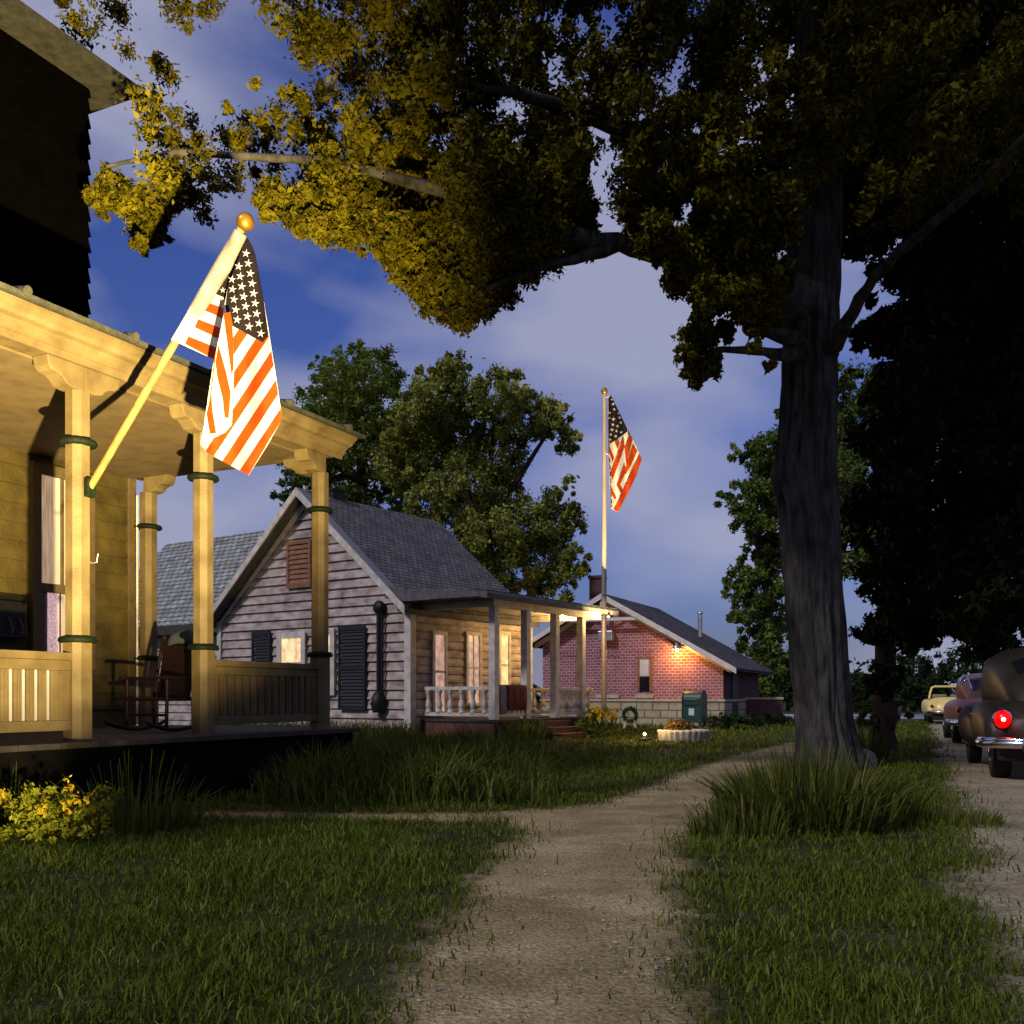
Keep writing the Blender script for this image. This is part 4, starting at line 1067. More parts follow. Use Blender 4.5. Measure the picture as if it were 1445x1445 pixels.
mb = MB(); mb.box(FWR, posts_a[1] + .15, posts_a[2] - .0, PW - 1.0, PW - .2, PF + .003, PF + .03); o = mb.build("door_mat", M['shutter'], None, bevel=0.008)
tag(o, "dark mat lying on the white house's porch floor at the steps", "mat")

# ================================================================== BRICK DEPOT
D0 = Vector((7.62, 35.8, 0))
FD = Fr(D0, (-0.906, 0.423, 0), (-0.423, -0.906, 0))
FDR = Fr(D0, (0.423, 0.906, 0), (0.906, -0.423, 0))
dp = thing("brick_depot", "low red brick building with stone base, white gable truss and glowing wall lamp", "building", FD(3.5, -3, 0))
DW, DL = 7.08, 6.3
aR, apz = 4.45, 4.90
dsl = 0.565
zR, zL = apz - dsl * aR, apz - dsl * (DW - aR)
ST = 0.92
mb = MB(); mb.prism([FD(0, 0, ST + .06), FD(DW, 0, ST + .06), FD(DW, 0, zL - .06), FD(aR, 0, apz - .08), FD(0, 0, zR - .06)], -FD.n * DL); mb.build("brick_wall", M['brick'], dp)
mb = MB(); mb.box(FD, -0.06, DW + .06, -DL - .06, 0.06, 0, ST - .03); mb.build("stone_base", M['stone'], dp)
mb = MB(); mb.box(FD, -0.09, DW + .09, -DL - .09, 0.09, ST - .028, ST + .058); mb.build("base_course", M['stonetrim'], dp, bevel=0.01)
OV = 0.55
for a_end, sg in ((-0.62, 1), (DW + .62, -1)):
    e = apz - dsl * abs(aR - a_end)
    mb = MB(); mb.prism([FD(aR, OV, apz + .06), FD(a_end, OV, e + .06), FD(a_end, OV, e - .05), FD(aR, OV, apz - .05)], -FD.n * (DL + OV + .5)); mb.build("roof", M['shingle_depot'], dp)
mb = MB()
for a_end in (-0.60, DW + .60):
    e = apz - dsl * abs(aR - a_end)
    mb.prism([FD(aR, OV + .002, apz + .04), FD(a_end, OV + .002, e + .04), FD(a_end, OV + .002, e - .17), FD(aR, OV + .002, apz - .17)], FD.n * .05)
mb.build("barge_board", M['depotwhite'], dp, bevel=0.01)
for (a_end) in (-0.3, DW + .3):
    e = apz - dsl * abs(aR - a_end)
    mb = MB(); mb.prism([FD(aR, 0.01, apz - .30), FD(a_end, 0.01, e - .30), FD(a_end, 0.01, e - .12), FD(aR, 0.01, apz - .12)], FD.n * .12); mb.build("rake_trim", M['depotwhite'], dp, bevel=0.01)
# gable truss
tz = apz - dsl * 1.55
mb = MB(); mb.box(FD, aR - 1.52, aR + 1.52, OV - .12, OV - .02, tz - .12, tz + .0); mb.build("collar_tie", M['depotwhite'], dp, bevel=0.01)
mb = MB(); mb.box(FD, aR - .06, aR + .06, OV - .12, OV - .02, tz + .001, apz - .16); mb.build("king_post", M['depotwhite'], dp)
for s in (-1, 1):
    mb = MB(); mb.tube([FD(aR + s * .05, OV - .07, tz + .08), FD(aR + s * .35, OV - .07, tz + .17), FD(aR + s * .60, OV - .07, tz + .34), FD(aR + s * .72, OV - .07, tz + .45)], 0.05, 8); mb.build("truss_brace", M['depotwhite'], dp)
# window, blind windows
def dwin(px0, px1, py0, py1):
    return sa(FD, px1), sa(FD, px0), sz(FD, (px0 + px1) / 2, py1), sz(FD, (px0 + px1) / 2, py0)
a0, a1, z0, z1 = dwin(903, 917, 930, 976)
mb = MB(); mb.box(FD, a0 - .10, a0, .0, .05, z0, z1 + .08); mb.box(FD, a1, a1 + .10, .0, .05, z0, z1 + .08); mb.box(FD, a0, a1, .0, .05, z1, z1 + .08)
dw = mb.build("window", M['brownwood'], dp)
mb = MB(); mb.box(FD, a0, a1, .003, .02, z0, z1); mb.build("pane", M['glassdark'], dw)
mb = MB(); mb.box(FD, a0, a1, .021, .03, (z0 + z1) / 2 - .02, z1); mb.build("roller_shade", M['shade'], dw)
mb = MB(); mb.box(FD, a0, a1, .021, .045, (z0 + z1) / 2 - .06, (z0 + z1) / 2 - .022); mb.build("sash", M['brownwood'], dw)
def arch(a0, a1, z):
    mb = MB(); n = 9
    for i in range(n):
        a = a0 - .16 + (a1 - a0 + .32) * (i + .5) / n; tl = (i + .5 - n / 2) * 0.012
        w = (a1 - a0 + .32) / n * .42
        mb.prism([FD(a - w, .001, z + .09), FD(a + w, .001, z + .09), FD(a + w + tl, .001, z + .33), FD(a - w + tl, .001, z + .33)], FD.n * .035)
    mb.build("brick_arch", M['brick'], dp)
def sill(a0, a1, z):
    mb = MB(); mb.box(FD, a0 - .16, a1 + .16, .0, .11, z - .13, z - .0); mb.build("sill", M['stonetrim'], dp, bevel=0.012)
arch(a0, a1, z1); sill(a0, a1, z0 - .12)
for (q0, q1) in ((847, 868), (786, 812)):
    b0_, b1_, zz0, zz1 = dwin(q0, q1, 930, 976)
    arch(b0_, b1_, zz1 + .0); sill(b0_, b1_, z0 - .12)
    mb = MB(); mb.box(FD, b0_, b1_, .001, .018, z0, zz1 + .06); mb.build("blind_window", M['brick'], dp)
# gooseneck lamp
la = sa(FD, 955, .2); lz = sz(FD, 955, 912, .3)
mb = MB(); mb.tube([FD(la, .0, lz + .10), FD(la, .14, lz + .22), FD(la - .03, .30, lz + .20), FD(la - .06, .38, lz + .10)], 0.028, 8); mb.lathe(FD(la, 0.0, lz + .10), [(.09, 0), (.09, .03), (.03, .05)], 12, FD.n)
lamp = mb.build("wall_lamp", M['iron'], dp)
mb = MB(); c = FD(la - .06, .38, lz); ax = (Vector((0, 0, 1)) - FD.u * 0.0).normalized()
mb.smooth = True
mb.lathe(c, [(.205, -.10), (.21, -.095), (.12, .03), (.06, .10), (.05, .14)], 18); lm = mb.build("lamp_shade", M['steel'], lamp)
mb = MB(); mb.ball(c + Vector((0, 0, -.13)), .055, 10); mb.build("bulb", M['bulb'], lamp)
point("wall_lamp_light", c + Vector((0, 0, -.26)) + FD.n * 0.10, 120, (1.0, 0.46, 0.09), 0.06)
# box light, vent pipe, chimney
a0, a1, z0, z1 = dwin(848, 868, 891, 905)
mb = MB(); mb.box(FD, a0, a1, .09, .36, z0, z1); mb.build("wall_box", M['steel'], dp, bevel=0.02)
vp = FD(sa(FD, 988, -2.2), -2.2, 0)
mb = MB(); zt = E + (HY - 866) * vp.y / F
mb.tube([Vector((vp.x, vp.y, zt - .9)), Vector((vp.x, vp.y, zt))], .085, 12); mb.lathe(Vector((vp.x, vp.y, zt - .001)), [(.11, 0), (.12, .05), (.02, .09)], 12); mb.build("vent_pipe", M['steel'], dp)
cpos = FD(sa(FD, 843, -3.0), -3.0, 0)
Fc = Fr(cpos, FD.u, FD.n); zt = E + (HY - 813) * cpos.y / F
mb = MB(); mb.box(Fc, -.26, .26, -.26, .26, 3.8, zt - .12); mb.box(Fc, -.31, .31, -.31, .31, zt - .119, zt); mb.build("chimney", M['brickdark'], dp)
# dark lean-to and platform wall on the far side
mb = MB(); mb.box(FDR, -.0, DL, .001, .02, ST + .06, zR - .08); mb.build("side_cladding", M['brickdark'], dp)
mb = MB(); mb.box(FDR, 1.2, 2.2, .022, .07, 0.1, 2.0); mb.build("side_door", M['shutter'], dp, bevel=0.01)
lw = thing("low_brick_wall", "low dark brick wall beyond the right side of the brick building", "wall", P(1062, 1020, 41))
w0 = Vector((8.7, 39.0, 0)); FLW = Fr(w0, (1, 0.1, 0), (0.1, -1, 0))
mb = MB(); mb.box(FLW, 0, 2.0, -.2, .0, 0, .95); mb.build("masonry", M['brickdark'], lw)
mb = MB(); mb.box(FLW, -.04, 2.04, -.24, .04, .951, 1.05); mb.build("coping", M['stonetrim'], lw, bevel=0.01)

# ------------------------------------------------------------------ things on the lawn before the depot
mbx = thing("mailbox", "dark green street mailbox with rounded top beside the brick building", "mailbox", G(981, 1028))
FM = Fr(G(980, 1026), Vector((0.90, 0.43, 0)), Vector((-0.43, 0.90, 0)) * -1)
FM = Fr(FM.o, Vector((0.88, -0.47, 0)), Vector((-0.47, -0.88, 0)))
w2, dpt, hh = .32, .5, .98
mb = MB(); prof = [(-w2, .16), (w2, .16), (w2, hh)] + [(w2 * math.cos(t), hh + w2 * .95 * math.sin(t)) for t in np.linspace(0, math.pi, 13)[1:-1]] + [(-w2, hh)]
FM2 = Fr(FM.o, FM.n, FM.u)
# rounded top runs left-right as in a street box: profile across depth
mb.prism([FM(-w2, b * 1.05, z) for b, z in prof], FM.u * (2 * w2)); mb.build("body", M['mailgreen'], mbx, bevel=0.02)
for s in (-1, 1):
    mb = MB(); mb.prism([FM(s * (w2 + .0) - (0 if s > 0 else .035), b * 1.12, z * 1.0 + (.03 if z > .3 else 0)) for b, z in prof], FM.u * .035); mb.build("side_rim", M['mailgreen'], mbx, bevel=0.008)
mb = MB(); mb.box(FM, -w2 + .05, w2 - .05, w2 * 1.06, w2 * 1.06 + .03, .78, 1.0); mb.box(FM, -.2, .2, w2 * 1.06 + .031, w2 * 1.06 + .06, .93, .97); mb.build("pull_door", M['mailgreen'], mbx, bevel=0.008)
mb = MB(); mb.box(FM, -.10, .10, w2 * 1.055, w2 * 1.055 + .012, .42, .66); mb.build("badge", M['badge'], mbx, bevel=0.004)
for sx in (-1, 1):
    for sy in (-1, 1):
        mb = MB(); mb.box(FM, sx * .28 - .04, sx * .28 + .04, sy * .28 - .04, sy * .28 + .04, 0, .159); mb.build("leg", M['mailgreen'], mbx)
wt = thing("wreath_stand", "green wreath on short white legs before the stone base", "wreath", G(889, 1028))
wc = G(889, 1028)
rng = np.random.default_rng(5)
n = 900; t = rng.uniform(0, 2 * np.pi, n); rr = .21 + rng.normal(0, .035, n)
pts = np.stack([wc.x + rr * np.cos(t), wc.y + rng.normal(0, .03, n), .46 + rr * 1.05 * np.sin(t)], 1)
leaves("wreath", None, 0, .075, M['wreath'], 3, wt, pts=(pts, rng.uniform(0, 1, n)))
for s in (-1, 1):
    mb = MB(); mb.tube([wc + Vector((s * .19, .02, 0)), wc + Vector((s * .16, 0, .14)), wc + Vector((s * .13, 0, .30))], [.055, .045, .02], 8); mb.build("leg", M['concrete'], wt)
pt_ = thing("planter", "round scalloped white planter of dry yellow plants on the lawn", "planter", G(965, 1046))
pc = G(965, 1047)
mb = MB(); mb.lathe(pc, [(.50, 0), (.56, .06), (.57, .22), (.59, .26), (.58, .29), (.50, .30), (.48, .26)], 96, scallop=.08, nsc=26); mb.build("bowl", M['concrete'], pt_)
mb = MB(); mb.lathe(pc, [(.50, .20), (.45, .25), (.02, .29)], 24); mb.build("soil", M['soil'], pt_)
leaves("foliage", [(pc.x + random.uniform(-.3, .3), pc.y + random.uniform(-.3, .3), .38 + random.uniform(-.04, .08), .2, .2, .13) for _ in range(9)], 1500, .075, M['dryplant'], 9, pt_)

# ================================================================== CARS
HEAD = Vector((0.36, 1.0, 0)).normalized()
def resample(st, n):
    st = np.array(st, dtype=float); m = len(st)
    t = np.linspace(0, m - 1, n); out = []
    for x in t:
        i = min(int(x), m - 2); f = x - i
        p0, p1, p2, p3 = st[max(i - 1, 0)], st[i], st[i + 1], st[min(i + 2, m - 1)]
        out.append(0.5 * ((2 * p1) + (-p0 + p2) * f + (2 * p0 - 5 * p1 + 4 * p2 - p3) * f * f + (-p0 + 3 * p1 - 3 * p2 + p3) * f ** 3))
    return np.array(out)
class Loft:
    """stations (y, half width, z bottom, z top, squareness)"""
    def __init__(s, fr, st, cx=0.0): s.fr, s.st, s.cx = fr, np.array(st, dtype=float), cx
    def at(s, t, th, off=0.0):
        m = len(s.st); x = t * (m - 1); i = min(int(x), m - 2); f = x - i
        p0, p1, p2, p3 = s.st[max(i - 1, 0)], s.st[i], s.st[i + 1], s.st[min(i + 2, m - 1)]
        y, hw, zb, zt, e = 0.5 * ((2 * p1) + (-p0 + p2) * f + (2 * p0 - 5 * p1 + 4 * p2 - p3) * f * f + (-p0 + 3 * p1 - 3 * p2 + p3) * f ** 3)
        c, sn = math.cos(th), math.sin(th)
        hz = (zt - zb) / 2
        return s.fr(s.cx + (hw + off) * math.copysign(abs(c) ** e, c), y, zb + hz + (hz + off) * math.copysign(abs(sn) ** e, sn))
    def mesh(s, mb, nt=44, nth=36):
        mb.smooth = True
        q = [s.at(i / (nt - 1), 2 * math.pi * k / nth) for i in range(nt) for k in range(nth)]
        fs = [(i * nth + k, (i + 1) * nth + k, (i + 1) * nth + (k + 1) % nth, i * nth + (k + 1) % nth) for i in range(nt - 1) for k in range(nth)]
        fs += [tuple(range(nth)), tuple(range((nt - 1) * nth, nt * nth))[::-1]]
        mb.faces(q, fs); mb.smooth = False; return mb
    def patch(s, mb, t0, t1, h0, h1, off=0.012, n=10):
        mb.smooth = True
        q = [s.at(t0 + (t1 - t0) * i / n, h0 + (h1 - h0) * k / n, off) for i in range(n + 1) for k in range(n + 1)]
        fs = [(i * (n + 1) + k, (i + 1) * (n + 1) + k, (i + 1) * (n + 1) + k + 1, i * (n + 1) + k + 1) for i in range(n) for k in range(n)]
        mb.faces(q, fs); mb.smooth = False; return mb
def wheel(root, fr, x, y, r, w, side):
    c = fr(x, y, r); ax = fr.u * side
    mb = MB(); mb.lathe(c - ax * (w / 2), [(r * .62, 0), (r * .93, 0.005), (r, w * .22), (r, w * .78), (r * .93, w * .995), (r * .62, w)], 28, ax)
    wl_ = mb.build("wheel", M['rubber'], root)
    mb = MB(); mb.lathe(c + ax * (w / 2 - .03), [(r * .62, 0), (r * .60, .025), (r * .35, .03), (r * .30, .055), (.01, .065)], 24, ax); mb.build("hubcap", M['chrome'], wl_)
D_ = math.radians
def car(name, label, rear, head, paint, body_st, cab_st, wheels, fenders, bumper_z, bw, lamps, style):
    u = Vector((head.y, -head.x, 0)); fr = Fr(rear, u, head)
    root = thing(name, label, "car", rear, "cars parked along the dirt road")
    B = Loft(fr, body_st); mb = MB(); B.mesh(mb); body = mb.build("body", paint, root)
    if cab_st is not None:
        Cb = Loft(fr, cab_st); mb = MB(); Cb.mesh(mb); mb.build("cabin", paint, root)
    for st, cx in fenders:
        mb = MB(); Loft(fr, st, cx).mesh(mb, 24, 24); mb.build("fender", paint, root)
    for (x, y, r, w) in wheels: wheel(root, fr, x, y, r, w, 1 if x > 0 else -1)
    return root, fr, B, (Cb if cab_st is not None else None)

# dusty dark sedan, nearest
r0 = Vector((6.90, 12.45, 0))
body = [(0.02, .42, .46, .74, .8), (.10, .60, .40, .90, .75), (.35, .74, .36, 1.06, .7), (.9, .80, .32, 1.12, .66), (1.8, .82, .30, 1.12, .62), (2.8, .80, .30, 1.10, .62), (3.6, .66, .34, 1.06, .66), (4.4, .48, .40, .98, .72), (4.75, .30, .50, .82, .8)]
cab = [(.22, .34, .80, 1.00, .9), (.42, .52, .80, 1.26, .85), (.75, .62, .80, 1.55, .78), (1.2, .68, .80, 1.74, .72), (1.8, .70, .80, 1.80, .70), (2.4, .69, .80, 1.76, .70), (2.9, .64, .80, 1.55, .74), (3.2, .58, .80, 1.25, .8), (3.35, .50, .80, 1.02, .9)]
rfen = [(.12, .08, .46, .66, .9), (.25, .17, .42, .86, .85), (.6, .22, .40, 1.0, .8), (1.1, .23, .40, 1.02, .8), (1.6, .17, .40, .88, .85), (1.95, .06, .42, .6, .9)]
ffen = [(3.0, .08, .34, .66, .9), (3.3, .17, .30, .88, .85), (3.8, .22, .32, .96, .8), (4.3, .20, .36, .92, .8), (4.7, .10, .5, .78, .9)]
ds, fr, B, Cb = car("dark_sedan", "dusty grey-brown rounded sedan with its red tail lamp lit, nearest on the dirt road", r0, HEAD, M['carbrown'], body, cab,
                    [(-.62, .70, .34, .23), (.62, .70, .34, .23), (-.66, 3.75, .34, .19), (.66, 3.75, .34, .19)],
                    [(rfen, -.70), (rfen, .70), (ffen, -.66), (ffen, .66)], .5, .8, None, 0)
mb = MB(); Cb.patch(mb, .20, .29, D_(50), D_(130), .012); mb.build("rear_window", M['glassdark'], ds)
for s in (0, 1):
    th = (D_(158), D_(118)) if s else (D_(22), D_(62))
    mb = MB(); Cb.patch(mb, .55, .72, D_(156) if s else D_(24), D_(140) if s else D_(40), .012); mb.build("side_window", M['glassdark'], ds)
mb = MB(); q = [(-.90, .35), (-.86, .10), (-.70, -.06), (-.35, -.12), (0, -.13), (.35, -.12), (.70, -.06), (.86, .10), (.90, .35)]
mb.tube([fr(x, y, .49) for x, y in q], .062, 12); mb.tube([fr(x, y - .015, .535) for x, y in q], .04, 10); bp = mb.build("bumper", M['chrome'], ds)
for x in (-.42, .42):
    mb = MB(); mb.tube([fr(x, -.17, .40), fr(x, -.185, .5), fr(x, -.16, .66)], [.05, .045, .03], 10); mb.build("bumper_guard", M['chrome'], bp)
for x in (-.66, .66):
    mb = MB(); c = fr(x, .10, .80); mb.ball(c, .105, 16, (1, 1, 1.12)); tl = mb.build("tail_lamp", M['tail'] if x < 0 else M['taildark'], ds)
    mb = MB(); mb.lathe(c + HEAD * .05, [(.09, 0), (.125, -.03), (.125, -.05), (.10, -.06)], 20, HEAD); mb.build("lamp_rim", M['chrome'], tl)
    if x < 0:
        mb = MB(); mb.ball(c - HEAD * .095, .028, 10); mb.build("bulb", M['tailhot'], tl)
        point("tail_lamp_light", c - HEAD * .24 + Vector((0, 0, .0)), 2.2, (1.0, .03, .02), .05)
mb = MB(); mb.box(fr, -.70, .70, .06, .5, .26, .42); mb.build("valance", M['rubber'], ds, bevel=.03)
mb = MB(); B.patch(mb, .10, .27, D_(40), D_(140), .010); mb.build("trunk_lid", M['carbrown'], ds)
seam = MB()
pts_ = [B.at(t, D_(40), .012) for t in np.linspace(.10, .27, 8)] + [B.at(.27, D_(h), .012) for h in np.linspace(40, 140, 12)] + [B.at(t, D_(140), .012) for t in np.linspace(.27, .10, 8)]
seam.tube(pts_, .007, 5); seam.build("lid_seam", M['rubber'], ds)
mb = MB(); mb.box(fr, -.17, .17, -.02, .0, .66, .80); mb.build("number_plate", M['platewhite'], ds, bevel=.008)
mb = MB(); mb.tube([B.at(t, D_(172), .014) for t in np.linspace(.12, .9, 20)], .012, 6); mb.build("side_trim", M['chrome'], ds)
mb = MB(); mb.tube([fr(-.05, -.01, .93), fr(0, -.03, .90), fr(.05, -.01, .93)], .015, 8); mb.build("trunk_handle", M['chrome'], ds)

# rose-coloured car behind it
r1 = Vector((10.75, 22.0, 0))
body = [(0.02, .55, .42, .80, .7), (.12, .76, .38, .98, .6), (.5, .84, .34, 1.06, .55), (1.4, .87, .30, 1.06, .52), (2.6, .88, .30, 1.06, .52), (3.8, .84, .30, 1.02, .55), (4.5, .76, .36, .96, .6), (4.8, .58, .44, .84, .7)]
cab = [(.65, .46, .90, 1.06, .9), (.85, .58, .90, 1.32, .8), (1.15, .64, .90, 1.56, .7), (1.7, .66, .90, 1.64, .66), (2.4, .65, .90, 1.62, .66), (2.8, .62, .90, 1.40, .75), (3.15, .56, .90, 1.06, .9)]
ps, fr, B, Cb = car("rose_sedan", "dull rose sedan with chrome bumper, parked between the dark sedan and yellow convertible", r1, HEAD, M['carpink'], body, cab,
                    [(-.74, .95, .33, .2), (.74, .95, .33, .2), (-.73, 3.8, .33, .2), (.73, 3.8, .33, .2)], [], .5, .8, None, 0)
mb = MB(); Cb.patch(mb, .12, .30, D_(48), D_(132), .012); mb.build("rear_window", M['glassdark'], ps)
for s in (0, 1):
    mb = MB(); a0_, a1_ = (D_(162), D_(132)) if s else (D_(18), D_(48))
    Cb.patch(mb, .34, .50, a0_, a1_, .012); Cb.patch(mb, .53, .70, a0_, a1_, .012); mb.build("side_window", M['glassdark'], ps)
    mb = MB(); th = a0_ * .25 + a1_ * .75
    mb.tube([Cb.at(t, a1_, .018) for t in np.linspace(.15, .74, 14)], .016, 6); mb.tube([Cb.at(.32, h, .018) for h in np.linspace(a0_, a1_, 8)], .018, 6); mb.build("window_trim", M['chrome'], ps)
mb = MB(); q = [(-.95, .55), (-.93, .15), (-.78, -.06), (-.35, -.12), (.35, -.12), (.78, -.06), (.93, .15), (.95, .55)]
mb.tube([fr(x, y, .50) for x, y in q], .075, 12); mb.build("bumper", M['chrome'], ps)
for x in (-.74, .74):
    mb = MB(); mb.ball(fr(x, .10, .78), .075, 12); mb.build("tail_lamp", M['taildark'], ps)
mb = MB(); mb.box(fr, -.7, .7, .1, .5, .24, .42); mb.build("valance", M['rubber'], ps, bevel=.03)

# butter-yellow open convertible, farthest
r2 = Vector((16.95, 38.3, 0))
body = [(0.02, .42, .40, .66, .8), (.14, .60, .36, .86, .7), (.5, .72, .33, 1.02, .62), (1.0, .76, .32, 1.06, .58), (1.7, .78, .30, 1.02, .56), (2.6, .78, .30, 1.02, .56), (3.4, .68, .32, 1.04, .62), (4.2, .52, .40, .98, .7), (4.6, .32, .5, .82, .8)]
rfen = [(.05, .07, .42, .60, .9), (.2, .16, .34, .80, .85), (.6, .22, .28, .92, .8), (1.1, .22, .30, .92, .8), (1.6, .15, .32, .8, .85), (1.9, .05, .34, .56, .9)]
yc, fr, B, _ = car("yellow_convertible", "butter yellow open convertible with upright windscreen frame, farthest along the dirt road", r2, HEAD, M['caryellow'], body, None,
                   [(-.70, .85, .33, .2), (.70, .85, .33, .2), (-.68, 3.6, .33, .2), (.68, 3.6, .33, .2)], [(rfen, -.70), (rfen, .70), (ffen, -.66), (ffen, .66)], .5, .8, None, 0)
mb = MB(); B.patch(mb, .36, .58, D_(42), D_(138), .012); mb.build("cockpit", M['shutter'], yc)
mb = MB(); mb.tube([fr(-.70, 1.45, .98), fr(-.66, 1.5, 1.24), fr(-.60, 1.55, 1.43), fr(-.5, 1.55, 1.47), fr(.5, 1.55, 1.47), fr(.60, 1.55, 1.43), fr(.66, 1.5, 1.24), fr(.70, 1.45, .98)], .048, 8); mb.build("windscreen_frame", M['caryellow'], yc)
for x in (-.33, .33):
    mb = MB(); mb.box(fr, x - .27, x + .27, 1.28, 1.42, .85, 1.16); mb.build("seat_back", M['carseat'], yc, bevel=.05)
mb = MB(); q = [(-.86, .3), (-.80, .02), (-.4, -.10), (.4, -.10), (.80, .02), (.86, .3)]
mb.tube([fr(x, y, .47) for x, y in q], .06, 10); mb.build("bumper", M['chrome'], yc)
mb = MB(); mb.box(fr, -.68, .68, .02, .4, .16, .42); mb.build("valance", M['rubber'], yc, bevel=.03)
mb = MB(); mb.box(fr, -.22, .22, -.03, .0, .20, .34); mb.build("number_plate", M['platewhite'], yc, bevel=.01)
for x in (-.68, .68):
    mb = MB(); mb.ball(fr(x, .08, .70), .065, 12); mb.build("tail_lamp", M['taildark'], yc)

# ================================================================== TREES
def clump(px, py, d, r, sq=1.0, dd=1.0):
    p = P(px, py, d); rr = r * d / F
    return (p.x, p.y, p.z, rr, rr * dd, rr * sq)
def limb(root, pts, rad, m, name="branch", seed=0):
    r_ = random.Random(seed)
    pts = [Vector(p) for p in pts]; out = []; ro = []; rad = list(rad)
    if name == 'branch' and len(pts) > 3: rad[0] *= 1.5
    for i in range(len(pts) - 1):
        for k in range(4):
            f = k / 4; out.append(pts[i].lerp(pts[i + 1], f) + Vector((r_.uniform(-1, 1), r_.uniform(-1, 1), r_.uniform(-1, 1))) * rad[i] * (0.28 if (i or k) else 0)); ro.append((rad[i] * (1 - f) + rad[i + 1] * f) * r_.uniform(.92, 1.08))
    out.append(pts[-1]); ro.append(rad[-1])
    mb = MB(); mb.tube(out, ro, 14, True, .06, r_); return mb.build(name, m, root)

# --- the big oak
OD = 15.0
ob = G(1166, 1086); OD = ob.y
oak = thing("oak_tree", "big grey-barked oak whose lamplit branches reach across the sky to the left", "tree", ob)
k = OD / F
tr = [(1172, 1098, 54), (1168, 1060, 42), (1160, 1000, 37), (1152, 900, 37), (1144, 800, 38), (1138, 700, 39), (1138, 650, 39), (1141, 600, 37), (1144, 500, 36), (1147, 400, 35), (1150, 300, 34), (1152, 180, 32), (1150, 40, 26), (1146, -100, 18)]
def ridged_trunk(root, pts, rad, m, seed, seg=120, n=170):
    r_ = random.Random(seed)
    st = resample([(p.x, p.y, p.z, r) for p, r in zip(pts, rad)], n)
    ph = [r_.uniform(0, 6.28) for _ in range(12)]
    mb = MB(); q = []; fs = []
    for i, (x, y, z, r) in enumerate(st):
        for j in range(seg):
            a = 2 * math.pi * j / seg; tw = a + .12 * math.sin(z * .9 + ph[0])
            d = .40 * math.exp(-max(z, 0) / .22) * max(0, math.sin(2.5 * a + ph[7])) ** 2 + .06 * math.sin(9 * tw + ph[1] + 1.2 * math.sin(z * 1.3 + ph[2])) + .04 * math.sin(17 * tw + ph[3] + 1.5 * math.sin(z * 2.1 + ph[4])) + .05 * math.sin(3 * tw + ph[5] + z * .8) + .03 * math.sin(27 * tw + ph[6] + 2 * math.sin(3.1 * z))
            d += .22 * math.exp(-((z - 4.35) / .28) ** 2) * max(0, math.cos(a - 3.5)) ** 2
            q.append((x + r * (1 + d) * math.cos(a), y + r * (1 + d) * math.sin(a), z))
    for i in range(n - 1):
        for j in range(seg):
            a, b = i * seg + j, i * seg + (j + 1) % seg; fs.append((a, b, b + seg, a + seg))
    mb.smooth = True; mb.faces(q, fs); return mb.build("trunk", m, root)
ridged_trunk(oak, [P(x, y, OD) for x, y, r in tr], [r * k for x, y, r in tr], M['bark'], 3)
limb(oak, [P(1142, 505, OD), P(1080, 497, OD - 1), P(1020, 493, OD - 1.4), P(985, 500, OD - 1.6)], [.10, .06, .045, .02], M['bark'], seed=4)
limb(oak, [P(1150, 500, OD), P(1085, 465, OD - .8), P(1050, 430, OD - 1.2), P(1010, 400, OD - 1.6)], [.13, .09, .06, .03], M['bark'], seed=5)
limb(oak, [P(1150, 430, OD), P(1060, 395, OD - 1), P(960, 366, OD - 1.8), P(870, 344, OD - 2.4), P(760, 322, OD - 2.8), P(600, 262, OD - 3.2), P(450, 225, OD - 3.3), P(250, 215, OD - 3.4), P(150, 235, OD - 3.6)], [.26, .20, .15, .11, .09, .07, .05, .035, .02], M['bark'], seed=6)
limb(oak, [P(870, 344, OD - 2.4), P(790, 370, OD - 2.6), P(700, 400, OD - 2.9), P(650, 430, OD - 3)], [.07, .05, .035, .015], M['bark'], seed=7)
limb(oak, [P(1150, 330, OD), P(980, 220, OD - 1), P(800, 150, OD - 1.5), P(640, 110, OD - 2.2), P(500, 60, OD - 2.5)], [.24, .15, .09, .05, .02], M['bark'], seed=8)
limb(oak, [P(1160, 500, OD - .1), P(1195, 455, OD - .8), P(1235, 388, OD - 1.6), P(1300, 330, OD - 2.4), P(1375, 268, OD - 3.2), P(1450, 190, OD - 4)], [.15, .09, .07, .06, .05, .04], M['bark'], seed=9)
oc = []
for (x, y, r) in [(140, 284, 22), (165, 270, 28), (205, 292, 36), (215, 322, 26), (196, 345, 16), (245, 262, 30), (395, 286, 32), (430, 300, 34), (375, 300, 14), (470, 305, 38), (520, 312, 44), (560, 335, 44), (590, 365, 46), (615, 400, 44), (650, 425, 40),
                  (685, 400, 46), (640, 350, 54), (700, 340, 56), (760, 330, 48), (740, 370, 34), (810, 315, 40), (835, 338, 22), (480, 262, 46), (580, 265, 54), (690, 270, 60), (790, 262, 46),
                  (905, 292, 34), (930, 335, 36), (968, 380, 36), (1000, 420, 32), (985, 470, 28), (990, 520, 26), (968, 500, 16), (1020, 470, 18), (1040, 425, 30), (1075, 450, 26), (1050, 370, 44), (1010, 330, 46), (1075, 310, 52), (1020, 280, 44), (950, 270, 34), (1095, 400, 30), (1085, 520, 11), (1066, 490, 10)]:
    oc.append(clump(x, y, OD - 2.6 + random.uniform(-.9, .9), r * .95, .95, 1.5))
up = random.Random(12)
n_low = len(oc)
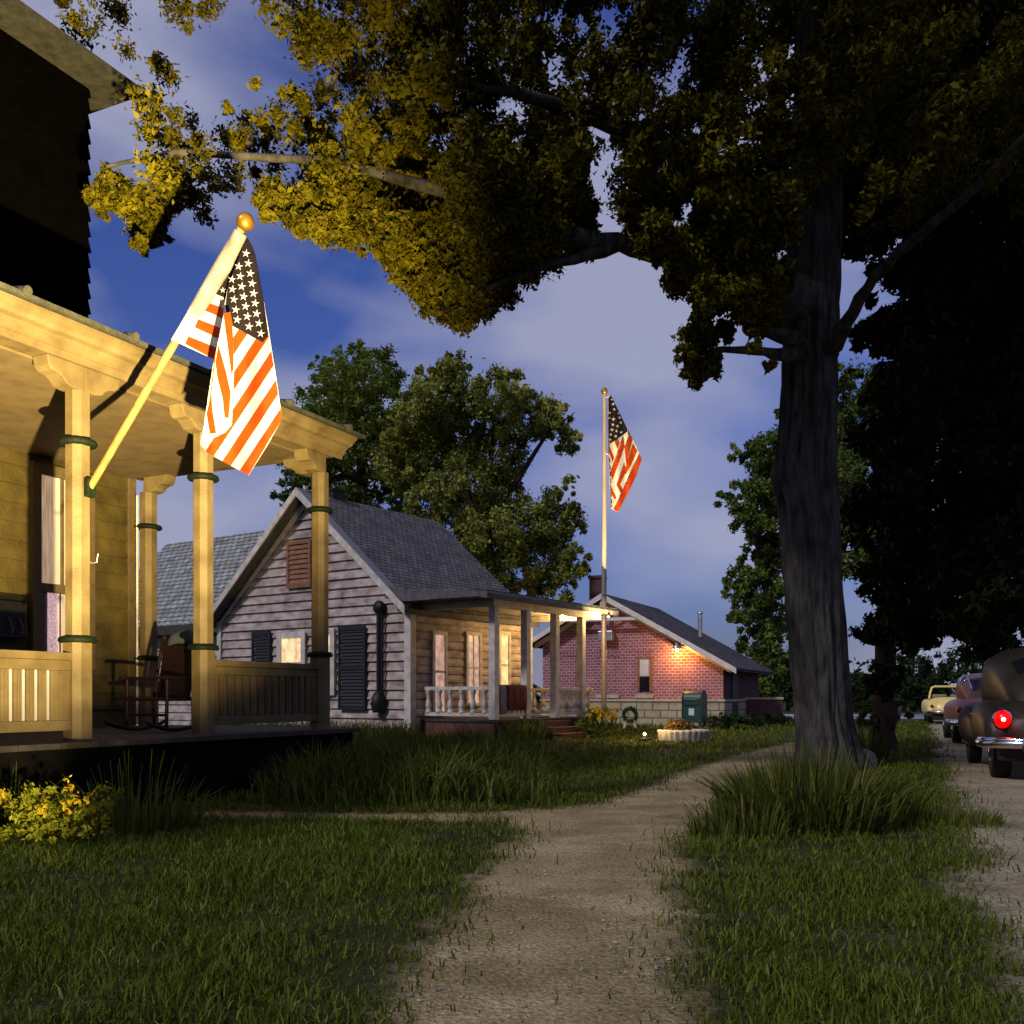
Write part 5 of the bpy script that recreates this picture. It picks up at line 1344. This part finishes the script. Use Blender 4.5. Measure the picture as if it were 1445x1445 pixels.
for x in range(150, 1500, 68):
    for y in (-70, -5, 60, 120, 180, 232):
        if x < 330 and y > 20 and not (150 < x < 300 and y > 170): continue
        if up.random() < (0.6 if x < 420 else .97):
            oc.append(clump(x + up.uniform(-30, 30), y + up.uniform(-25, 25), OD - 2.5 + up.uniform(-2, 2.5), up.uniform(44, 68), .9, 1.6))
rng_o = np.random.default_rng(21)
pa, ta = foliage_pts(oc[:n_low], 230000, rng_o, .30, .62)
pb_, tb = foliage_pts(oc[n_low:], 140000, rng_o, .28, .62)
for _ in range(70):                           # unseen clumps added above the frame to shade the leaves below
    oc.append((up.uniform(-1.5, 9), up.uniform(7.5, 14), up.uniform(11.5, 15.5), up.uniform(1.3, 2.0), up.uniform(1.3, 2.0), up.uniform(.9, 1.4)))
n_mid = len(oc) - 70
leaves("shade_foliage", oc[n_mid:], 45000, .20, M['leaf_oak'], 27, oak, .4, .3)
oc = oc[:n_mid]
core = [(c[0], c[1], c[2], c[3] * .5, c[4] * .5, c[5] * .5) for c in oc if c[0] > -2.0]
leaves("inner_foliage", core, 80000, .11, M['leaf_oak'], 25, oak, .5, .0)
leaves("crown", None, 0, .080, M['leaf_oak'], 21, oak, pts=(np.concatenate([pa, pb_]), np.concatenate([ta, tb])))

# --- tree further along the verge, its lack of light put into the leaf colours
bb = G(1247, 1062); BD = bb.y
bt = thing("verge_tree", "dark leafy tree on the grass verge between the oak and the parked cars", "tree", bb)
k = BD / F
tr = [(1246, 1066, 20), (1247, 1030, 16), (1248, 980, 15), (1250, 900, 14), (1262, 780, 13), (1280, 600, 12), (1300, 400, 9)]
limb(bt, [P(x, y, BD) for x, y, r in tr], [r * k for x, y, r in tr], M['barkbrown'], "trunk", 13)
limb(bt, [P(1250, 900, BD), P(1300, 820, BD - 1), P(1380, 740, BD - 2)], [.16, .1, .05], M['barkbrown'], seed=14)
limb(bt, [P(1256, 820, BD), P(1215, 760, BD + .5), P(1190, 700, BD + .5)], [.12, .07, .03], M['barkbrown'], seed=15)
bc = []
for (x, y, r) in [(1250, 960, 28), (1290, 905, 34), (1235, 890, 34), (1280, 870, 50), (1345, 885, 40), (1240, 835, 24), (1275, 800, 56), (1350, 840, 56), (1330, 760, 70), (1400, 800, 66), (1420, 870, 50), (1390, 905, 34), (1250, 720, 60),
                  (1300, 660, 70), (1380, 690, 76), (1440, 730, 70), (1470, 820, 60), (1290, 560, 70), (1360, 590, 80), (1440, 620, 80), (1250, 470, 44), (1320, 470, 76), (1400, 500, 86), (1470, 520, 80), (1260, 400, 40), (1330, 380, 76), (1420, 400, 90), (1240, 310, 50),
                  (1310, 300, 70), (1400, 300, 86), (1470, 300, 80), (1205, 270, 44), (1480, 420, 80), (1490, 660, 80), (1185, 330, 34), (1220, 620, 30), (1420, 560, 60)]:
    bc.append(clump(x, y, BD - 2 + random.uniform(-2, 2.0), r * 1.0, 1.0, 1.7))
for x in range(1190, 1540, 80):
    for y in (-80, 10, 100, 190, 250):
        bc.append(clump(x + up.uniform(-30, 30), y + up.uniform(-25, 25), BD - 2.5 + up.uniform(-2, 2.5), up.uniform(60, 84), .95, 1.6))
leaves("inner_foliage", [(c[0], c[1], c[2], c[3] * .7, c[4] * .7, c[5] * .7) for c in bc], 75000, .20, M['leaf_unlit'], 26, bt, .5, .0)
leaves("crown", bc, 130000, .16, M['leaf_unlit'], 22, bt, .24, .6)
leaves("sprout", [clump(1222, 1010, BD - .3, 14, 1.4), clump(1275, 1005, BD, 16), clump(1215, 990, BD, 10)], 900, .13, M['leaf_green'], 23, bt)

# --- mid-distance trees
def bgtree(label, base_px, d, trunk_pts, tr_r, clumps, n, size, m, seed, name="leafy_tree", group=None, sub=.27, bm='barkbrown', rs=1.10):
    b = P(base_px, HY, d); b.z = 0
    t = thing(name, label, "tree", b, group); k = d / F
    limb(t, [b] + [P(x, y, d) for x, y in trunk_pts], [tr_r] + [tr_r * (1 - .8 * (i + 1) / len(trunk_pts)) for i in range(len(trunk_pts))], M[bm], "trunk", seed)
    cs_ = []
    r_ = random.Random(seed)
    for (x, y, r) in clumps: cs_.append(clump(x, y, d + r_.uniform(-1.6, 1.6), r * rs, 1.0, 1.3))
    leaves("crown", cs_, n, size, m, seed, t, sub, .7)
    p1_ = P(*trunk_pts[0], d)
    for j, (x, y, r) in enumerate(clumps[::3][:5]):
        limb(t, [p1_.lerp(P(*trunk_pts[-1], d), .15 + .1 * j), P(x, y, d)], [tr_r * .45, tr_r * .12], M[bm], "branch", seed + j)
    return t
bgtree("deep green tree behind the white house, left of the olive tree", 520, 47, [(515, 760), (510, 640), (505, 560)], .45,
       [(500, 540, 44), (470, 555, 38), (535, 530, 34), (448, 590, 36), (480, 610, 50), (525, 590, 50), (420, 610, 24), (440, 650, 40), (490, 670, 56), (405, 685, 22), (430, 700, 32), (560, 640, 40), (560, 570, 30), (550, 525, 14), (505, 505, 18), (455, 520, 16), (575, 620, 44), (590, 690, 44), (560, 720, 40)], 52000, .22, M['leaf_green'], 31)
bgtree("large olive tree with clumped crown rising behind the white house roof", 690, 40, [(688, 830), (690, 740), (680, 640)], .42,
       [(620, 560, 46), (585, 590, 36), (640, 535, 32), (600, 640, 50), (560, 660, 36), (650, 610, 46), (700, 570, 44), (720, 548, 26), (745, 590, 42), (780, 600, 34), (798, 620, 22), (700, 640, 50), (660, 690, 52), (610, 710, 40), (702, 698, 36), (640, 760, 40), (690, 760, 50),
        (740, 750, 50), (780, 730, 38), (805, 745, 26), (770, 790, 46), (810, 790, 24), (730, 810, 36), (790, 830, 26), (760, 840, 26), (800, 690, 18), (625, 520, 18), (812, 615, 10), (555, 600, 22)], 100000, .18, M['leaf_olive'], 32, rs=.95)
bgtree("slender dark green tree showing left of the oak trunk", 1075, 46, [(1080, 900), (1090, 760), (1100, 650)], .30,
       [(1060, 645, 20), (1085, 640, 28), (1040, 640, 12), (1050, 700, 24), (1022, 705, 12), (1080, 700, 34), (1095, 670, 30), (1055, 735, 22), (1085, 750, 30), (1100, 780, 30), (1060, 790, 20), (1045, 825, 22), (1075, 830, 30), (1050, 860, 22), (1085, 870, 30), (1065, 900, 24), (1095, 920, 28), (1085, 955, 26), (1070, 975, 18), (1110, 620, 20), (1110, 580, 14), (1030, 825, 9)], 46000, .22, M['leaf_green'], 33)
bgtree("mid green tree showing between the oak trunk and the verge tree", 1172, 44, [(1176, 860), (1195, 740), (1212, 620)], .28,
       [(1205, 560, 34), (1240, 545, 26), (1225, 600, 44), (1190, 620, 34), (1250, 620, 34), (1215, 670, 46), (1195, 720, 40), (1240, 720, 40), (1205, 780, 34), (1190, 530, 22), (1235, 780, 34), (1260, 570, 24)], 40000, .22, M['leaf_green'], 34)
# far screen of bushes beyond the cross road: bushes one can tell apart
fb = [(1062, 962, 26, 74), (1112, 962, 34, 72), (1192, 960, 40, 68), (1218, 975, 22, 66), (1276, 965, 46, 70), (1330, 955, 48, 74), (1392, 950, 56, 70), (1450, 950, 60, 72), (745, 930, 26, 62), (1150, 968, 34, 75), (1520, 950, 60, 75)]
fl_ = ["dark bush beyond the brick building's right end", "dark bush left of the oak trunk, beyond the cross road", "dark bush just right of the oak trunk, beyond the cross road", "low bush at the left foot of the verge tree, beyond the cross road", "tall dark bush behind the verge tree trunk",
       "tall dark bush directly above the yellow convertible", "tall dark bush above the rose sedan", "tall dark bush behind the dark sedan's roof", "green bush seen through the white house's porch", "dark bush hidden mostly by the oak trunk", "far bush at the right edge"]
for i, (x, y, r, d) in enumerate(fb):
    if i in (9, 10): continue
    b = P(x, HY, d); b.z = 0
    t = thing("far_bush", fl_[i], "bush", b, "bushes beyond the cross road")
    rr = r * d / F
    r_ = random.Random(40 + i)
    cs_ = [(b.x + r_.uniform(-.7, .7) * rr, b.y + r_.uniform(-.5, .5) * rr, rr * r_.uniform(.3, 1.5) + .2, rr * r_.uniform(.4, .65), rr * .6, rr * r_.uniform(.4, .65)) for _ in range(11)]
    leaves("foliage", cs_, 3600, .34, M['leaf_far'], 50 + i, t, .3, .6)
    limb(t, [b, b + Vector((0, 0, rr * 1.2))], [.16, .05], M['barkbrown'], "stem", i)
# far wood on the horizon, one mass
cs_ = []
r_ = random.Random(77)
for i in range(120):
    x = r_.uniform(20, 190); y = r_.uniform(120, 150)
    cs_.append((x, y, r_.uniform(1, 4.0), r_.uniform(2.5, 5), 3, r_.uniform(1.8, 3.2)))
for i in range(60):
    x = r_.uniform(-140, 20); y = r_.uniform(150, 170)
    cs_.append((x, y, r_.uniform(.5, 2.0), r_.uniform(2.5, 5), 3, r_.uniform(1.2, 2.0)))
o = leaves("far_wood", cs_, 26000, .9, M['leaf_far'], 78); tag(o, "dark line of far trees along the horizon", "wood", kind="stuff")

# ================================================================== GRASS, BUSHES, STONES
rng = np.random.default_rng(99)
hou = [[FY(-6, .3, 0), FY(4.1, .3, 0), FY(4.1, -9, 0), FY(-6, -9, 0)], [FWG(0, 0, 0), FWG(15, 0, 0), FWG(15, -7, 0), FWG(0, -6, 0)], [FWR(.35, 0, 0), FWR(.35, PW + .2, 0), FWR(5.5, PW + .2, 0), FWR(5.5, 0, 0)], [FD(-.1, .1, 0), FD(DW, .1, 0), FD(DW, -7, 0), FD(-.1, -7, 0)]]
hou = [[(p.x, p.y) for p in h] for h in hou]
path_xy = [(p.x, p.y) for p in path_w]
def free(x, y, jit=0.0):
    xx = x + rng.normal(0, 1, len(x)) * jit; yy = y + rng.normal(0, 1, len(x)) * jit
    ok = ~in_poly(xx, yy, path_xy) & ~in_poly(xx, yy, road_poly)
    for h in hou: ok &= ~in_poly(x, y, h)
    ok &= ~((y > 43) & (y < 63) & (x > 0))
    return ok
P_, H_, W_ = [], [], []
for (y0, y1, n, h0, w0) in ((2.6, 5.5, 90000, .055, .008), (5.5, 10, 110000, .065, .010), (10, 18, 90000, .075, .016), (18, 30, 50000, .085, .028), (30, 46, 30000, .10, .05)):
    y = rng.uniform(y0, y1, n); half = y * .60 + 1.0
    x = rng.uniform(-1, 1, n) * half
    patch = np.clip(.5 + .35 * np.sin(x * 2.1 + np.sin(y * 1.3) * 1.5) * np.cos(y * 1.7 + np.sin(x * .9)) + .35 * np.sin(x * 5.3 + 2 * np.sin(y * 3.1)) * np.sin(y * 4.7 + np.sin(x * 2.9)), 0, 1)
    ok = free(x, y, np.where(rng.uniform(0, 1, n) < .3, .22, .09)) & (rng.uniform(0, 1, n) < .25 + .75 * patch)
    x, y, patch = x[ok], y[ok], patch[ok]
    P_.append(np.stack([x, y, np.zeros(len(x))], 1)); H_.append(h0 * rng.uniform(.4, 1.2, len(x)) ** 1.5 * (.6 + .9 * patch)); W_.append(w0 * rng.uniform(.7, 1.3, len(x)))
o = blades("lawn_grass", np.concatenate(P_), np.concatenate(H_), np.concatenate(W_), .9, M['grass'], 61)
tag(o, "short lawn grass between the houses, path and dirt road", "grass", kind="stuff")
# tall meadow grass in front of the white house
meadow = [G(*p) for p in [(372, 1092), (430, 1082), (520, 1070), (640, 1062), (690, 1068), (738, 1086), (775, 1106), (780, 1128), (730, 1138), (600, 1141), (440, 1138), (380, 1125)]]
mxy = [(p.x, p.y) for p in meadow]
xs = [p[0] for p in mxy]; ys = [p[1] for p in mxy]
x = rng.uniform(min(xs), max(xs), 30000); y = rng.uniform(min(ys), max(ys), 30000); ok = in_poly(x + rng.normal(0, .2, 30000), y + rng.normal(0, .2, 30000), mxy); x, y = x[ok], y[ok]
tuf = .5 + .5 * np.sin(x * 3.1 + y) * np.sin(y * 1.9 - x * 1.2)
keep = rng.uniform(0, 1, len(x)) < .35 + .65 * tuf; x, y, tuf = x[keep], y[keep], tuf[keep]
o = blades("tall_grass", np.stack([x, y, 0 * x], 1), (.22 + .34 * tuf) * rng.uniform(.5, 1.35, len(x)), rng.uniform(.012, .03, len(x)), .8, M['tallgrass'], 62)
tag(o, "tall dark meadow grass in front of the white house", "grass", kind="stuff")
# grass along the white house's foot
n = 2600; a = rng.uniform(-.6, 7.3, n); b = rng.uniform(.25, 1.1, n); q = np.array([FWG(i, j, 0) for i, j in zip(a, b)])
n2 = 1600; a = rng.uniform(.3, 4.0, n2); b = rng.uniform(PW + .15, PW + .7, n2); q2 = np.array([FWR(i, j, 0) for i, j in zip(a, b)])
q = np.concatenate([q, q2[(a < posts_a[1]) | (a > posts_a[2] + .3)]])
o = blades("weedy_grass", q, rng.uniform(.2, .62, len(q)), rng.uniform(.018, .035, len(q)), .7, M['tallgrass'], 63)
tag(o, "unmown weedy grass growing along the white house's foundation", "grass", kind="stuff")
def clumpgrass(name, label, c, rad, n, h, w, seed, lean=1.0, m='tallgrass', group=None):
    r_ = np.random.default_rng(seed)
    t = r_.uniform(0, 2 * np.pi, n); rr = rad * np.sqrt(r_.uniform(0, 1, n))
    pos = np.stack([c.x + rr * np.cos(t), c.y + rr * np.sin(t) * .8, 0 * t], 1)
    t2 = t + r_.normal(0, .55, n); fan = np.stack([np.cos(t2), np.sin(t2), 0 * t], 1) * r_.uniform(.25, 1.15, n)[:, None]
    root = thing(name, label, "grass tuft", c, group)
    blades("blades", pos, h * r_.uniform(.25, 1.25, n) * (1.1 - .35 * rr / rad), w * r_.uniform(.6, 1.4, n), lean, M[m], seed, root, fan)
    return root
clumpgrass("grass_tuft", "big fan of dark tall grass at the foot of the oak", G(1140, 1168), .72, 1500, .66, .020, 71, .85)
clumpgrass("grass_tuft", "spiky tall grass clump on the path's right edge, left of the big fan", G(1048, 1180), .42, 300, .34, .014, 72, .9)
clumpgrass("grass_tuft", "tall grass clump right of the big fan at the oak's foot", G(1245, 1160), .45, 420, .42, .018, 73, .8)
clumpgrass("grass_tuft", "sparse grass tuft before the yellow house's dark porch skirting", G(190, 1172), .55, 260, .56, .018, 74, .9)
clumpgrass("grass_tuft", "grass tuft growing left of the yellow-green bush", G(12, 1172), .30, 110, .55, .018, 75, .9)
clumpgrass("grass_tuft", "low grass tuft on the verge right of the oak, beside the dirt road", G(1330, 1162), .5, 500, .17, .010, 76, .6)
clumpgrass("grass_tuft", "dry pale tuft behind the oak's right side", G(1222, 1075), .35, 160, .62, .03, 77, .5)
def bush(name, label, c, rx, rz, n, size, m, seed, z=0.0, petals=0, cat="bush"):
    t = thing(name, label, cat, c)
    r_ = random.Random(seed)
    cs_ = [(c.x + r_.uniform(-.7, .7) * rx, c.y + r_.uniform(-.6, .6) * rx * .7, z + rz * r_.uniform(.25, .9), rx * .36, rx * .32, rz * .34) for _ in range(14)]
    leaves("foliage", cs_, n, size, M[m], seed, t, .34, .5)
    if petals:
        for i in range(petals):
            leaves("flower", [(c.x + r_.uniform(-.8, .8) * rx, c.y - r_.uniform(-.2, .5) * rx, z + rz * r_.uniform(.7, 1.15), rx * .10, rx * .1, rx * .13)], 30, size * .9, M['petal'], seed + 1 + i, t, .5, .2)
    return t
bush("flowering_bush", "low yellow-green bush lit at the bottom left before the porch", G(66, 1192), .52, .40, 4200, .040, 'leaf_bush', 81, petals=9)
bush("flowering_bush", "bushy plant with lamplit yellow flowers at the white house's porch corner", G(846, 1042), .60, .70, 1100, .10, 'leaf_green', 82, petals=16)
bush("shrub", "low dark shrub at the foot of the brick building's right corner", G(1040, 1029), 1.1, .5, 1800, .11, 'leaf_far', 83)
bush("shrub", "low dark shrub at the far path edge left of the oak trunk", G(1085, 1024), 1.0, .45, 1400, .12, 'leaf_far', 84)
# bright single flower beside the bush
c = G(133, 1185); c.z = 0
fw = thing("wild_flower", "single spiky yellow flower beside the yellow-green bush", "flower", c)
mb = MB(); mb.tube([c, c + Vector((.01, 0, .12)), c + Vector((0, 0, .22))], .004, 5); mb.build("stem", M['leaf_bush'], fw)
mb = MB(); r_ = random.Random(9)
for i in range(26):
    d_ = Vector((r_.gauss(0, 1), r_.gauss(0, 1), r_.gauss(0, 1))).normalized() * .085
    mb.tube([c + Vector((0, 0, .23)), c + Vector((0, 0, .23)) + d_], [.004, .002], 4)
mb.build("petals", M['poleyellow'], fw)
# pale rocks behind the oak
def rock(label, c, s, seed):
    r_ = random.Random(seed); bm = bmesh.new(); bmesh.ops.create_icosphere(bm, subdivisions=3, radius=1)
    ph = [(Vector((r_.gauss(0, 1), r_.gauss(0, 1), r_.gauss(0, 1))), r_.uniform(0, 6)) for _ in range(7)]
    for v in bm.verts:
        f = 1 + sum(.06 * math.sin(2.2 * v.co.dot(a) + b) for a, b in ph)
        v.co = Vector((v.co.x * s[0] * f, v.co.y * s[1] * f, max(-.2 * s[2], v.co.z * s[2] * f) + s[2] * .2))
    me = bpy.data.meshes.new("rock"); bm.to_mesh(me); bm.free(); me.materials.append(M['rock'])
    o = bpy.data.objects.new("rock", me); COL.objects.link(o); o.location = c; tag(o, label, "rock")
rock("pale rounded rock in the grass behind the oak's right side", G(1221, 1082), (.17, .15, .22), 3)
rock("squat brown rock at the back of the oak trunk", G(1203, 1070), (.16, .16, .50), 4)

# loose stones trodden into the path and the dirt road (too many to count)
rng = np.random.default_rng(123)
n = 5000; y = 2.8 + 34 * rng.uniform(0, 1, n) ** 1.8; x = rng.uniform(-1, 1, n) * (y * .6 + 1)
ok = in_poly(x, y, path_xy) | in_poly(x, y, road_poly); x, y = x[ok], y[ok]; k = len(x)
sz_ = rng.uniform(.003, .009, k) * (1 + y * .03)
base = np.array([(-1, -.8, -.1), (1, -1, -.1), (1.1, .9, -.1), (-.9, 1, -.1), (-.5, -.4, .6), (.5, -.5, .65), (.55, .4, .6), (-.4, .5, .55)])
an = rng.uniform(0, 6.28, k); c_, s_ = np.cos(an), np.sin(an)
b0_ = base[None] * sz_[:, None, None] * rng.uniform(.6, 1.3, (k, 1, 3))
v = np.stack([b0_[..., 0] * c_[:, None] - b0_[..., 1] * s_[:, None] + x[:, None], b0_[..., 0] * s_[:, None] + b0_[..., 1] * c_[:, None] + y[:, None], b0_[..., 2] + .01], -1)
o = quads_obj("loose_gravel", v.reshape(-1, 3), 8, [(4, 5, 6, 7), (0, 1, 5, 4), (1, 2, 6, 5), (2, 3, 7, 6), (3, 0, 4, 7)], rng.uniform(0, 1, k), M['gravelstone'])
tag(o, "small loose stones scattered over the dirt path and road", "gravel", kind="stuff")
